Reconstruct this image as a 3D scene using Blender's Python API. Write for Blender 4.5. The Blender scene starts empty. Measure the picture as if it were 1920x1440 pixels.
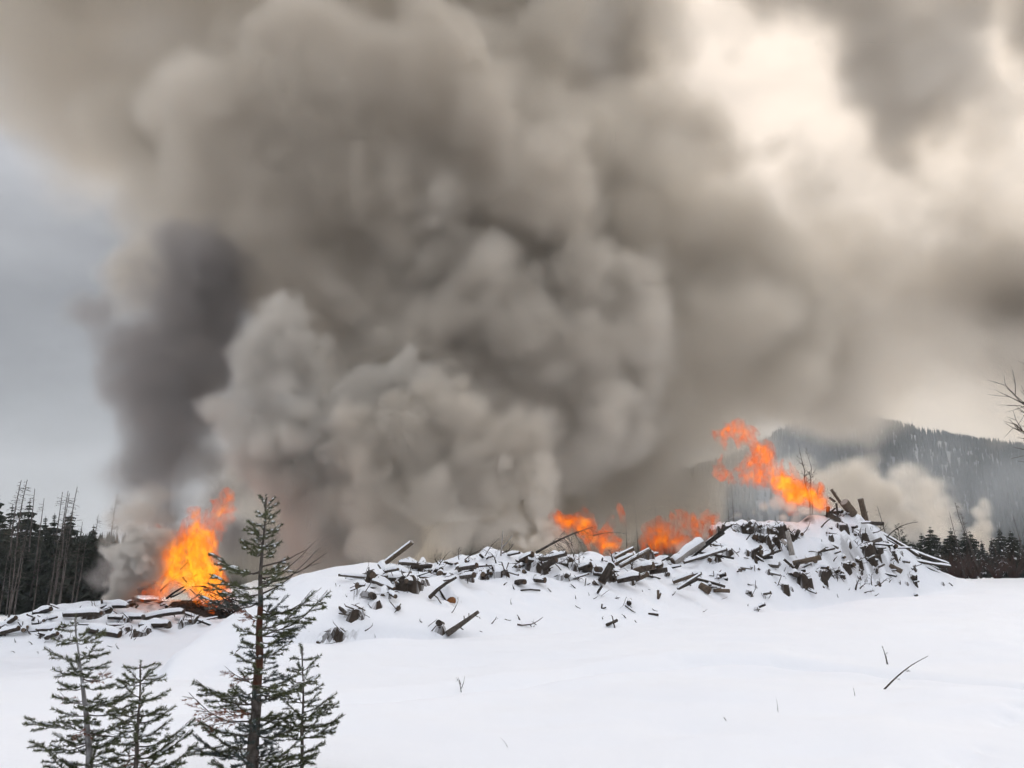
import bpy, bmesh, math, random, time
import numpy as np
from mathutils import Vector, Matrix
T0 = time.time()
rng = np.random.default_rng(7)
random.seed(7)
scene = bpy.context.scene
COL = scene.collection

# ---------------------------------------------------------------- camera
EYE = 1.7
FPX = 1547.0
PITCH = math.atan(330.0 / FPX)
cam_d = bpy.data.cameras.new('camera')
cam = bpy.data.objects.new('camera', cam_d)
COL.objects.link(cam)
cam.location = (0, 0, EYE)
cam.rotation_euler = (math.pi / 2 + PITCH, 0, 0)
cam_d.sensor_width = 36.0
cam_d.lens = FPX / 1920.0 * 36.0
cam_d.clip_start = 0.1
cam_d.clip_end = 6000
scene.camera = cam

# ---------------------------------------------------------------- sky, sun, exposure
SUN_EL, SUN_AZ = math.radians(30), math.radians(36)      # azimuth from +Y towards +X
world = bpy.data.worlds.new('World')
scene.world = world
world.use_nodes = True
wn, wl = world.node_tree.nodes, world.node_tree.links
wn.clear()
w_out = wn.new('ShaderNodeOutputWorld')
w_bg = wn.new('ShaderNodeBackground')
w_bg.inputs['Strength'].default_value = 0.1
sky = wn.new('ShaderNodeTexSky')
sky.sky_type = 'NISHITA'
sky.sun_disc = False
sky.sun_elevation = SUN_EL
sky.sun_rotation = SUN_AZ
sky.air_density = 1.0
sky.dust_density = 2.0
tc = wn.new('ShaderNodeTexCoord')
sep = wn.new('ShaderNodeSeparateXYZ')
wl.new(tc.outputs['Generated'], sep.inputs[0])
def wmath(op, a, b=None, c=None, clamp=False):
    n = wn.new('ShaderNodeMath'); n.operation = op; n.use_clamp = clamp
    for i, v in enumerate((a, b, c)):
        if v is None: continue
        if isinstance(v, (int, float)): n.inputs[i].default_value = v
        else: wl.new(v, n.inputs[i])
    return n.outputs[0]
# overcast brightening towards the zenith and round the veiled sun
zen = wmath('MULTIPLY_ADD', wmath('MAXIMUM', wmath('SUBTRACT', sep.outputs['Z'], 0.28), 0.0), 2.5, 0.43)
zen = wmath('ADD', zen, wmath('MULTIPLY', wmath('MAXIMUM', wmath('SUBTRACT', 1.0, wmath('MULTIPLY', wmath('ABSOLUTE', sep.outputs['Z']), 5.0)), 0.0), 0.34))
sd = Vector((math.sin(SUN_AZ) * math.cos(SUN_EL), math.cos(SUN_AZ) * math.cos(SUN_EL), math.sin(SUN_EL)))
dot = wn.new('ShaderNodeVectorMath'); dot.operation = 'DOT_PRODUCT'
wl.new(tc.outputs['Generated'], dot.inputs[0]); dot.inputs[1].default_value = sd
glow = wmath('POWER', wmath('MAXIMUM', dot.outputs['Value'], 0.0), 6.0)
# stretched cloud structure
mp = wn.new('ShaderNodeMapping'); mp.inputs['Scale'].default_value = (1.6, 1.6, 4.5)
wl.new(tc.outputs['Generated'], mp.inputs[0])
nz = wn.new('ShaderNodeTexNoise'); nz.inputs['Scale'].default_value = 1.25; nz.inputs['Detail'].default_value = 6; nz.inputs['Roughness'].default_value = 0.55
wl.new(mp.outputs[0], nz.inputs['Vector'])
cl = wmath('MULTIPLY_ADD', wmath('SUBTRACT', nz.outputs['Fac'], 0.5), 1.5, 1.0)
lum = wmath('MULTIPLY', wmath('MULTIPLY_ADD', glow, 0.27, zen), cl)
ccol = wn.new('ShaderNodeMix'); ccol.data_type = 'RGBA'; ccol.clamp_factor = True
wl.new(wmath('MULTIPLY', glow, 2.2), ccol.inputs['Factor'])
ccol.inputs[6].default_value = (0.955, 0.97, 1.02, 1)
ccol.inputs[7].default_value = (1.08, 0.93, 0.785, 1)
cs = wn.new('ShaderNodeVectorMath'); cs.operation = 'SCALE'
wl.new(ccol.outputs[2], cs.inputs[0]); wl.new(wmath('MULTIPLY', lum, 6.2), cs.inputs['Scale'])
cov = wn.new('ShaderNodeMix'); cov.data_type = 'RGBA'
cov.inputs['Factor'].default_value = 0.93
wl.new(sky.outputs[0], cov.inputs[6]); wl.new(cs.outputs[0], cov.inputs[7])
wl.new(cov.outputs[2], w_bg.inputs['Color'])
wl.new(w_bg.outputs[0], w_out.inputs['Surface'])

sun_d = bpy.data.lights.new('sun', 'SUN')
sun_d.energy = 1.5
sun_d.angle = math.radians(18)
sun_d.color = (1.0, 0.93, 0.84)
sun = bpy.data.objects.new('sun', sun_d)
COL.objects.link(sun)
sun.rotation_euler = (-sd).to_track_quat('-Z', 'Y').to_euler()
scene.view_settings.view_transform = 'Standard'
scene.view_settings.look = 'None'
scene.view_settings.exposure = 0.35
scene.view_settings.gamma = 1.0
scene.view_settings.use_curve_mapping = False
cy = scene.cycles
cy.use_denoising = True
cy.denoiser = 'OPENIMAGEDENOISE'
cy.use_adaptive_sampling = True
cy.adaptive_threshold = 0.07
cy.adaptive_min_samples = 24
cy.max_bounces = 8
cy.diffuse_bounces = 3
cy.glossy_bounces = 2
cy.transmission_bounces = 2
cy.transparent_max_bounces = 64
cy.volume_bounces = 3
cy.volume_step_rate = 2.2
cy.volume_max_steps = 512
cy.sample_clamp_indirect = 6.0

# ---------------------------------------------------------------- helpers
CT, ST = math.cos(PITCH), math.sin(PITCH)
def P(px, py, t):
    """world point seen at photo pixel (px, py) at depth t metres"""
    a, b = (px - 960.0) / FPX, (720.0 - py) / FPX
    return np.array((a * t, t * (CT - b * ST), EYE + t * (ST + b * CT)))
def pix(p):
    d = np.asarray(p, float) - np.array((0, 0, EYE))
    t = d[..., 1] * CT + d[..., 2] * ST
    return 960 + FPX * d[..., 0] / t, 720 - FPX * (-d[..., 1] * ST + d[..., 2] * CT) / t, t

def tag(o, label=None, cat=None, group=None, kind=None):
    if label: o['label'] = label
    if cat: o['category'] = cat
    if group: o['group'] = group
    if kind: o['kind'] = kind
    return o

def link(o, parent=None):
    COL.objects.link(o)
    if parent is not None: o.parent = parent
    return o

def smooth01(x):
    x = np.clip(x, 0, 1); return x * x * (3 - 2 * x)

# value noise on a regular grid, separable cubic B-spline interpolation of a random lattice
def _bspline(n, size, cell, off):
    u = (np.arange(n) * size / max(n - 1, 1)) / cell + off
    i = np.floor(u).astype(int); f = (u - i)
    m = int(i.max()) + 4
    A = np.zeros((n, m), np.float32)
    w = ((1 - f) ** 3 / 6, (3 * f ** 3 - 6 * f ** 2 + 4) / 6, (-3 * f ** 3 + 3 * f ** 2 + 3 * f + 1) / 6, f ** 3 / 6)
    r = np.arange(n)
    for k in range(4): A[r, i + k] += w[k]
    return A
def grid_noise(shape, size, cell, g):
    """about unit variance, zero mean"""
    cell = np.broadcast_to(np.asarray(cell, float), (len(shape),))
    As = [_bspline(n, s, c, g.random()) for n, s, c in zip(shape, size, cell)]
    R = g.standard_normal([A.shape[1] for A in As]).astype(np.float32)
    for A in As:
        R = np.tensordot(R, A, axes=(0, 1))
    return R * (1.6 if len(shape) == 2 else 2.0)
def fbm(shape, size, cell, octaves, g, gain=0.5):
    out = np.zeros(shape, np.float32); a = 1.0
    cell = np.asarray(cell, float)
    for k in range(octaves):
        out += a * grid_noise(shape, size, cell / 2 ** k, g); a *= gain
    return out
def sample3(F, ix, iy, iz):
    nx, ny, nz = F.shape
    ix = np.clip(ix, 0, nx - 1.001); iy = np.clip(iy, 0, ny - 1.001); iz = np.clip(iz, 0, nz - 1.001)
    x0, y0, z0 = ix.astype(np.int32), iy.astype(np.int32), iz.astype(np.int32)
    fx, fy, fz = ix - x0, iy - y0, iz - z0
    f = F.ravel(); b = (x0 * ny + y0) * nz + z0
    def L(o): return f[b + o] * (1 - fz) + f[b + o + 1] * fz
    return (L(0) * (1 - fy) + L(nz) * fy) * (1 - fx) + (L(ny * nz) * (1 - fy) + L(ny * nz + nz) * fy) * fx

# ---------------------------------------------------------------- volumes from numpy density fields
def mnode(nt, op, a, b=None, clamp=False):
    n = nt.nodes.new('ShaderNodeMath'); n.operation = op; n.use_clamp = clamp
    for i, v in enumerate((a, b)):
        if v is None: continue
        if isinstance(v, (int, float)): n.inputs[i].default_value = v
        else: nt.links.new(v, n.inputs[i])
    return n.outputs[0]

def volume_object(name, dens, lo, hi, material, skin=None, skin_level=0.05, skin_adapt=0.0):
    """an object whose points carry a density field; geometry nodes turn them into a fog volume (and its skin mesh)"""
    nx, ny, nz = dens.shape
    me = bpy.data.meshes.new(name)
    me.vertices.add(dens.size)
    X, Y, Z = np.meshgrid(np.linspace(lo[0], hi[0], nx), np.linspace(lo[1], hi[1], ny), np.linspace(lo[2], hi[2], nz), indexing='ij')
    me.vertices.foreach_set('co', np.stack((X, Y, Z), -1).astype(np.float32).ravel())
    at = me.attributes.new('fog', 'FLOAT', 'POINT')
    at.data.foreach_set('value', dens.astype(np.float32).ravel())
    ob = link(bpy.data.objects.new(name, me))
    me.materials.append(skin or material)
    if skin: me.materials.append(material)
    nt = bpy.data.node_groups.new(name + '_field', 'GeometryNodeTree')
    nt.interface.new_socket('Geometry', in_out='INPUT', socket_type='NodeSocketGeometry')
    nt.interface.new_socket('Geometry', in_out='OUTPUT', socket_type='NodeSocketGeometry')
    N, Lk = nt.nodes, nt.links
    gi, go = N.new('NodeGroupInput'), N.new('NodeGroupOutput')
    pos = N.new('GeometryNodeInputPosition'); sp = N.new('ShaderNodeSeparateXYZ'); Lk.new(pos.outputs[0], sp.inputs[0])
    ids = []
    for k, n in enumerate((nx, ny, nz)):
        s = mnode(nt, 'MULTIPLY', mnode(nt, 'SUBTRACT', sp.outputs[k], float(lo[k])), (n - 1) / float(hi[k] - lo[k]))
        ids.append(mnode(nt, 'MINIMUM', mnode(nt, 'FLOOR', mnode(nt, 'ADD', s, 0.5)), n - 1.0))
    # integer arithmetic keeps the index exact
    def imath(op, a, b):
        n = N.new('FunctionNodeIntegerMath'); n.operation = op
        for i, v in enumerate((a, b)):
            if isinstance(v, int): n.inputs[i].default_value = v
            else: Lk.new(v, n.inputs[i])
        return n.outputs[0]
    idx = imath('ADD', imath('MULTIPLY', imath('ADD', imath('MULTIPLY', ids[0], ny), ids[1]), nz), ids[2])
    na = N.new('GeometryNodeInputNamedAttribute'); na.data_type = 'FLOAT'; na.inputs['Name'].default_value = 'fog'
    si = N.new('GeometryNodeSampleIndex'); si.data_type = 'FLOAT'; si.domain = 'POINT'
    Lk.new(gi.outputs[0], si.inputs['Geometry']); Lk.new(na.outputs[0], si.inputs['Value']); Lk.new(idx, si.inputs['Index'])
    vc = N.new('GeometryNodeVolumeCube')
    vc.inputs['Min'].default_value = tuple(map(float, lo)); vc.inputs['Max'].default_value = tuple(map(float, hi))
    vc.inputs['Resolution X'].default_value = nx; vc.inputs['Resolution Y'].default_value = ny; vc.inputs['Resolution Z'].default_value = nz
    vc.inputs['Background'].default_value = 0.0
    Lk.new(si.outputs[0], vc.inputs['Density'])
    sm = N.new('GeometryNodeSetMaterial'); sm.inputs['Material'].default_value = material
    Lk.new(vc.outputs[0], sm.inputs[0])
    last = sm.outputs[0]
    if skin:
        vm = N.new('GeometryNodeVolumeToMesh'); vm.inputs['Threshold'].default_value = skin_level; vm.inputs['Adaptivity'].default_value = skin_adapt
        Lk.new(vc.outputs[0], vm.inputs[0])
        s2 = N.new('GeometryNodeSetMaterial'); s2.inputs['Material'].default_value = skin
        Lk.new(vm.outputs[0], s2.inputs[0])
        ss = N.new('GeometryNodeSetShadeSmooth'); Lk.new(s2.outputs[0], ss.inputs[0])
        jg = N.new('GeometryNodeJoinGeometry'); Lk.new(sm.outputs[0], jg.inputs[0]); Lk.new(ss.outputs[0], jg.inputs[0])
        last = jg.outputs[0]
    Lk.new(last, go.inputs[0])
    md = ob.modifiers.new('field', 'NODES'); md.node_group = nt
    return ob

def smoke_material(name, color, density, aniso=0.0, step=1.0):
    m = bpy.data.materials.new(name); m.use_nodes = True
    nt = m.node_tree; nt.nodes.clear()
    out = nt.nodes.new('ShaderNodeOutputMaterial')
    v = nt.nodes.new('ShaderNodeVolumePrincipled')
    v.inputs['Color'].default_value = (*color, 1)
    v.inputs['Density'].default_value = density
    v.inputs['Density Attribute'].default_value = 'density'
    v.inputs['Anisotropy'].default_value = aniso
    nt.links.new(v.outputs[0], out.inputs['Volume'])
    return m

def puff_field(spheres, h, g, levels=2, kids=9, kid_r=(0.35, 0.6), amp=0.0, amp_cell=1.0, octaves=3, edge=0.5, inner=0.35, inner_cell=3.0, warp=0.0, margin=None, up_bias=0.25, curl=.35):
    """spheres: (n,4) world x,y,z,r. Returns density in 0..1, lo, hi: cauliflower clusters with noisy edges."""
    S = [np.asarray(spheres, float)]
    cur = S[0]
    for L in range(levels):
        ch = []
        for x, y, z, r in cur:
            if r < 2.2 * h: continue
            d = g.standard_normal((kids, 3)); d[:, 2] += up_bias
            d /= np.linalg.norm(d, axis=1, keepdims=True)
            rr = r * g.uniform(*kid_r, kids)
            c = np.array((x, y, z)) + d * (r * g.uniform(0.72, 0.95, kids))[:, None]
            ch.append(np.column_stack((c, rr)))
        if not ch: break
        cur = np.vstack(ch); S.append(cur)
    A = np.vstack(S)
    mg = (margin if margin is not None else amp * 1.5 + 2 * h) + warp
    lo = (A[:, :3] - A[:, 3:4]).min(0) - mg; hi = (A[:, :3] + A[:, 3:4]).max(0) + mg
    n = np.maximum(np.round((hi - lo) / h).astype(int) + 1, 4)
    hi = lo + (n - 1) * h
    F = np.full(n, -1e3, np.float32)
    ax = [lo[k] + np.arange(n[k]) * h for k in range(3)]
    for x, y, z, r in A:
        R = r + mg
        sl = []
        for k, c in enumerate((x, y, z)):
            a = max(int((c - R - lo[k]) / h), 0); b = min(int((c + R - lo[k]) / h) + 2, n[k]); sl.append(slice(a, b))
        d2 = ((ax[0][sl[0]] - x) ** 2)[:, None, None] + ((ax[1][sl[1]] - y) ** 2)[None, :, None] + ((ax[2][sl[2]] - z) ** 2)[None, None, :]
        v = (r - np.sqrt(d2)).astype(np.float32)
        np.maximum(F[tuple(sl)], v, out=F[tuple(sl)])
    size = hi - lo
    if warp > 0:
        ii = np.meshgrid(*[np.arange(k, dtype=np.float32) for k in n], indexing='ij')
        w = [(fbm(tuple(n), size, amp_cell * 2.2, 2, g) * warp + fbm(tuple(n), size, amp_cell * .7, 3, g, .6) * warp * curl) / h for _ in range(3)]
        F = sample3(F, ii[0] + w[0], ii[1] + w[1], ii[2] + w[2])
    if amp > 0:
        F = F + amp * fbm(tuple(n), size, amp_cell, octaves, g, .6)
    D = smooth01(F / edge)
    if inner > 0:
        D = D * np.clip(1 + inner * fbm(tuple(n), size, inner_cell, 3, g), 0.08, 2.5)
    # nothing may touch the faces of the grid
    for k in range(3):
        s = [slice(None)] * 3
        for e in (0, -1):
            s[k] = e; D[tuple(s)] = 0
    return D, lo, hi
def sph(lst):
    """(px, py, depth, radius in px) -> world spheres"""
    out = []
    for px, py, t, r in lst:
        c = P(px, py, t); out.append((*c, r * t / FPX))
    return np.array(out)
# ================================================================ MATERIALS
def mat(name, color, rough=0.8, var=None, scale=6.0, detail=5, bump=0.0, bump_scale=None, spec=0.2, stretch=None, coord='Object', ramp=(0.35, 0.65)):
    m = bpy.data.materials.new(name); m.use_nodes = True
    nt = m.node_tree; b = nt.nodes['Principled BSDF']
    b.inputs['Base Color'].default_value = (*color, 1); b.inputs['Roughness'].default_value = rough
    b.inputs['Specular IOR Level'].default_value = spec
    t = nt.nodes.new('ShaderNodeTexCoord'); vec = t.outputs[coord]
    if stretch:
        mp = nt.nodes.new('ShaderNodeMapping'); mp.inputs['Scale'].default_value = stretch
        nt.links.new(vec, mp.inputs[0]); vec = mp.outputs[0]
    if var:
        n = nt.nodes.new('ShaderNodeTexNoise'); n.inputs['Scale'].default_value = scale; n.inputs['Detail'].default_value = detail
        nt.links.new(vec, n.inputs['Vector'])
        r = nt.nodes.new('ShaderNodeMapRange'); r.inputs[1].default_value, r.inputs[2].default_value = ramp
        nt.links.new(n.outputs['Fac'], r.inputs[0])
        mx = nt.nodes.new('ShaderNodeMix'); mx.data_type = 'RGBA'
        nt.links.new(r.outputs[0], mx.inputs['Factor']); mx.inputs[6].default_value = (*color, 1); mx.inputs[7].default_value = (*var, 1)
        nt.links.new(mx.outputs[2], b.inputs['Base Color'])
    if bump:
        n2 = nt.nodes.new('ShaderNodeTexNoise'); n2.inputs['Scale'].default_value = bump_scale or scale * 3; n2.inputs['Detail'].default_value = 4
        nt.links.new(vec, n2.inputs['Vector'])
        bp = nt.nodes.new('ShaderNodeBump'); bp.inputs['Strength'].default_value = bump; bp.inputs['Distance'].default_value = 0.02
        nt.links.new(n2.outputs['Fac'], bp.inputs['Height']); nt.links.new(bp.outputs[0], b.inputs['Normal'])
    return m
M_CAP = mat('snow_white', (0.84, 0.86, 0.90), 0.7, bump=0.25, bump_scale=14)
M_BARK = mat('bark', (0.026, 0.021, 0.018), 0.9, (0.085, 0.068, 0.056), 9, stretch=(5, 5, 1), bump=0.8, bump_scale=30)
M_BARK2 = mat('bark_grey', (0.05, 0.042, 0.036), 0.9, (0.14, 0.118, 0.10), 8, stretch=(5, 5, 1), bump=0.8, bump_scale=30)
M_CHAR = mat('charred_wood', (0.012, 0.011, 0.010), 0.85, (0.04, 0.034, 0.03), 10, bump=0.8, bump_scale=30)
M_TAN = mat('weathered_wood', (0.07, 0.05, 0.037), 0.85, (0.165, 0.125, 0.09), 8, stretch=(6, 6, 1), bump=0.5, bump_scale=30)
M_PALE = mat('bleached_wood', (0.42, 0.40, 0.37), 0.8, (0.25, 0.22, 0.2), 9, stretch=(6, 6, 1))
M_END = mat('cut_wood', (0.11, 0.07, 0.045), 0.8, (0.045, 0.032, 0.024), 22, bump=0.3)
M_ORANGE = mat('fresh_cut_wood', (0.30, 0.125, 0.045), 0.75, (0.16, 0.065, 0.025), 18, bump=0.3)
M_TWIG = mat('twig', (0.035, 0.027, 0.022), 0.9, (0.09, 0.07, 0.055), 7)
M_GREYTWIG = mat('grey_twig', (0.085, 0.072, 0.062), 0.9, (0.04, 0.033, 0.028), 7)

# ================================================================ TERRAIN
MAIN_CREST = np.array([(300, 1270, 14.5), (350, 1228, 16), (400, 1188, 17.6), (450, 1148, 19), (520, 1100, 20.5), (570, 1074, 21.2), (620, 1060, 21.7), (680, 1053, 22), (760, 1056, 22.5), (840, 1049, 23),
    (940, 1034, 24), (1000, 1038, 24.5), (1060, 1044, 25), (1130, 1050, 25.5), (1200, 1050, 26.3), (1260, 1050, 27), (1300, 1026, 28), (1360, 992, 29), (1440, 978, 30), (1500, 986, 30.5), (1550, 966, 31),
    (1580, 958, 31.3), (1620, 968, 32), (1680, 1010, 33), (1740, 1058, 34), (1790, 1086, 34.5), (1840, 1097, 35)], float)
MAIN_BASE = np.array([(300, 1275, 14.0), (420, 1230, 15.6), (560, 1212, 16.8), (700, 1206, 17.5), (1000, 1190, 18.7), (1250, 1168, 21.5), (1400, 1150, 25), (1550, 1135, 28), (1700, 1115, 31), (1840, 1098, 34.5)], float)
LEFT_CREST = np.array([(-200, 1225, 33), (-60, 1190, 34), (0, 1170, 35), (60, 1146, 35.5), (130, 1127, 36), (210, 1121, 37), (300, 1121, 38), (380, 1132, 38.5), (440, 1152, 38.5), (500, 1185, 38), (560, 1215, 38), (700, 1225, 38)], float)
LEFT_BASE = np.array([(-200, 1228, 30.5), (700, 1228, 30.5)], float)
def zat(py, t): return EYE + t * (ST + (720 - py) / FPX * CT)
def col(tab, px):
    t = np.interp(px, tab[:, 0], tab[:, 2]); py = np.interp(px, tab[:, 0], tab[:, 1])
    return t, zat(py, t)
def edge_fade(px, a, b, w):
    return smooth01((px - a) / w) * smooth01((b - px) / w)
def base_height(x, y):
    """ground and the two heaps, before drifts and debris"""
    t = np.maximum(y * 0.978, 0.5) - 0.05
    px = 960 + FPX * x / t
    tb, zb = col(MAIN_BASE, px); tl, zl = col(LEFT_BASE, px)
    # open ground: level at the feet, following the heap's foot line, dipping away on the left
    right = smooth01((px - 330) / 260)
    zfoot = zb
    zfoot = np.where(px < 300, 0.0, zfoot)
    g_r = zfoot * smooth01((t - 7) / np.maximum(tb - 7, 1)) 
    g_r = g_r + (0.15 - g_r) * smooth01((t - tb - 6) / 40)
    g_l = -1.75 * smooth01((t - 9) / 20) - 1.3 * smooth01((t - 36) / 60)
    g = g_l + (g_r - g_l) * right
    # main heap
    tc, zc = col(MAIN_CREST, px)
    s = (t - tb) / np.maximum(tc - tb, 0.3)
    dome = np.sqrt(np.clip(1 - (1 - np.clip(s, 0, 1)) ** 2, 0, 1))
    lin = smooth01(np.clip(s, 0, 1)) * 0.45 + np.clip(s, 0, 1) * 0.55
    k = smooth01((px - 700) / 300)
    up = dome * (1 - k) * 0.75 + lin * (k + (1 - k) * 0.25)
    down = 1 - smooth01((t - tc) / 4.5)
    f = np.where(s <= 1, np.where(s > 0, up, 0), down)
    gm = np.where(s < 0, g, zb)
    inside = edge_fade(px, 300, 1840, 40)
    h_main = g + np.maximum(zc - g, 0) * f * inside
    # left heap
    tc2, zc2 = col(LEFT_CREST, px)
    s2 = (t - tl) / np.maximum(tc2 - tl, 0.3)
    up2 = smooth01(np.clip(s2, 0, 1)) * 0.6 + np.clip(s2, 0, 1) * 0.4
    f2 = np.where(s2 <= 1, np.where(s2 > 0, up2, 0), 1 - smooth01((t - tc2) / 4.0))
    h_left = g + np.maximum(zc2 - g, 0) * f2 * edge_fade(px, -200, 640, 120)
    return np.maximum(h_main, h_left)

FX0, FX1, FY0, FY1, FH = -24.0, 22.0, 14.0, 42.0, 0.06
fx = np.arange(FX0, FX1 + 1e-6, FH); fy = np.arange(FY0, FY1 + 1e-6, FH)
xs = np.concatenate((-np.geomspace(1150, 28, 24), np.linspace(-27, -24.4, 7), fx, np.linspace(22.4, 27, 9), np.geomspace(29, 1150, 24)))
ys = np.concatenate((-np.geomspace(190, 6, 14), np.linspace(-5, 4.6, 16), np.arange(4.8, 14 - 0.05, 0.11), fy, np.linspace(42.3, 60, 40), np.geomspace(61.5, 1250, 50)))
GX, GY = np.meshgrid(xs, ys, indexing='ij')
H = base_height(GX, np.maximum(GY, 0.6)).astype(np.float64)
H = np.where(GY < 4.6, 0.0, H)
ix0 = int(np.searchsorted(xs, FX0 - 1e-6)); iy0 = int(np.searchsorted(ys, FY0 - 1e-6))
fs = (slice(ix0, ix0 + len(fx)), slice(iy0, iy0 + len(fy)))
gt = np.random.default_rng(21)
# drifts: broad soft undulation everywhere near, lumpier on the heaps
near = (slice(np.searchsorted(xs, -24.3), np.searchsorted(xs, 22.3)), slice(np.searchsorted(ys, 4.7), np.searchsorted(ys, 45)))
nx_, ny_ = GX[near].shape
def lattice2(cell, seed, X, Y):
    """2-D value noise at arbitrary points"""
    g = np.random.default_rng(seed); R = g.standard_normal((256, 256))
    u, v = X / cell + 100, Y / cell + 100
    i, j = np.floor(u).astype(int), np.floor(v).astype(int); f, q = u - i, v - j
    f = f * f * (3 - 2 * f); q = q * q * (3 - 2 * q)
    i %= 255; j %= 255
    return (R[i, j] * (1 - f) + R[i + 1, j] * f) * (1 - q) + (R[i, j + 1] * (1 - f) + R[i + 1, j + 1] * f) * q
X_, Y_ = GX[near], GY[near]
H[near] += 0.05 * lattice2(3.1, 1, X_, Y_ * 1.6) + 0.06 * lattice2(6.5, 4, X_, Y_ * 1.4) + 0.026 * lattice2(0.9, 2, X_, Y_ * 1.5) + 0.004 * lattice2(0.3, 3, X_, Y_)
tt_ = Y_ * 0.978; pp_ = 960 + FPX * X_ / tt_
heap_w = np.clip(smooth01((tt_ - np.interp(pp_, MAIN_BASE[:, 0], MAIN_BASE[:, 2])) / 3) * edge_fade(pp_, 640, 1840, 160), 0, 1)
H[near] += heap_w * (0.10 * lattice2(0.8, 5, X_, Y_) + 0.05 * lattice2(0.35, 6, X_, Y_))
hw2 = smooth01((tt_ - 31.5) / 3) * edge_fade(pp_, -100, 520, 60)
H[near] += hw2 * (0.06 * lattice2(0.9, 7, X_, Y_) + 0.03 * lattice2(0.4, 8, X_, Y_))
# a filled-in vehicle track crossing the open snow
trk = np.array([P(px, py, EYE / -(ST + (720 - py) / FPX * CT))[:2] for px, py in
    ((300, 1352), (600, 1318), (760, 1300), (960, 1275), (1150, 1252), (1300, 1242), (1450, 1242), (1650, 1262), (1800, 1284), (1920, 1302), (2300, 1370))])
def seg_dist(X, Y, pts):
    d = np.full(X.shape, 1e9)
    for a, b in zip(pts[:-1], pts[1:]):
        ab = b - a; u = np.clip(((X - a[0]) * ab[0] + (Y - a[1]) * ab[1]) / (ab @ ab), 0, 1)
        d = np.minimum(d, np.hypot(X - a[0] - u * ab[0], Y - a[1] - u * ab[1]))
    return d
td = seg_dist(X_, Y_, trk)
H[near] += -0.12 * np.exp(-(td / 0.26) ** 2) + 0.05 * np.exp(-((td - 0.6) / 0.25) ** 2)
# old footprints near the lower right corner
for px, py in ((1800, 1432), (1822, 1428), (1850, 1420), (1895, 1365), (1910, 1352), (1885, 1372), (1790, 1438), (1700, 1452)):
    q = P(px, py, EYE / -(ST + (720 - py) / FPX * CT))
    H[near] += -0.05 * np.exp(-(((X_ - q[0]) / 0.09) ** 2 + ((Y_ - q[1]) / 0.16) ** 2))
SMOOTH = H.copy()          # the snow before debris pushes through

def height_at(x, y, A=None):
    A = H if A is None else A
    i = np.clip(np.searchsorted(xs, x) - 1, 0, len(xs) - 2); j = np.clip(np.searchsorted(ys, y) - 1, 0, len(ys) - 2)
    f = (x - xs[i]) / (xs[i + 1] - xs[i]); q = (y - ys[j]) / (ys[j + 1] - ys[j])
    return (A[i, j] * (1 - f) + A[i + 1, j] * f) * (1 - q) + (A[i, j + 1] * (1 - f) + A[i + 1, j + 1] * f) * q
def on_snow(px, py, t0=4.0, t1=48.0, A=None):
    """first point of the snow seen at a photo pixel, and its depth"""
    ts = np.arange(t0, t1, 0.04)
    a, b = (px - 960.0) / FPX, (720.0 - py) / FPX
    x, y, z = a * ts, ts * (CT - b * ST), EYE + ts * (ST + b * CT)
    hit = np.nonzero(z < height_at(x, y, A))[0]
    k = hit[0] if len(hit) else int(np.argmin(z - height_at(x, y, A)))
    return np.array((x[k], y[k], z[k])), ts[k]

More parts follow.
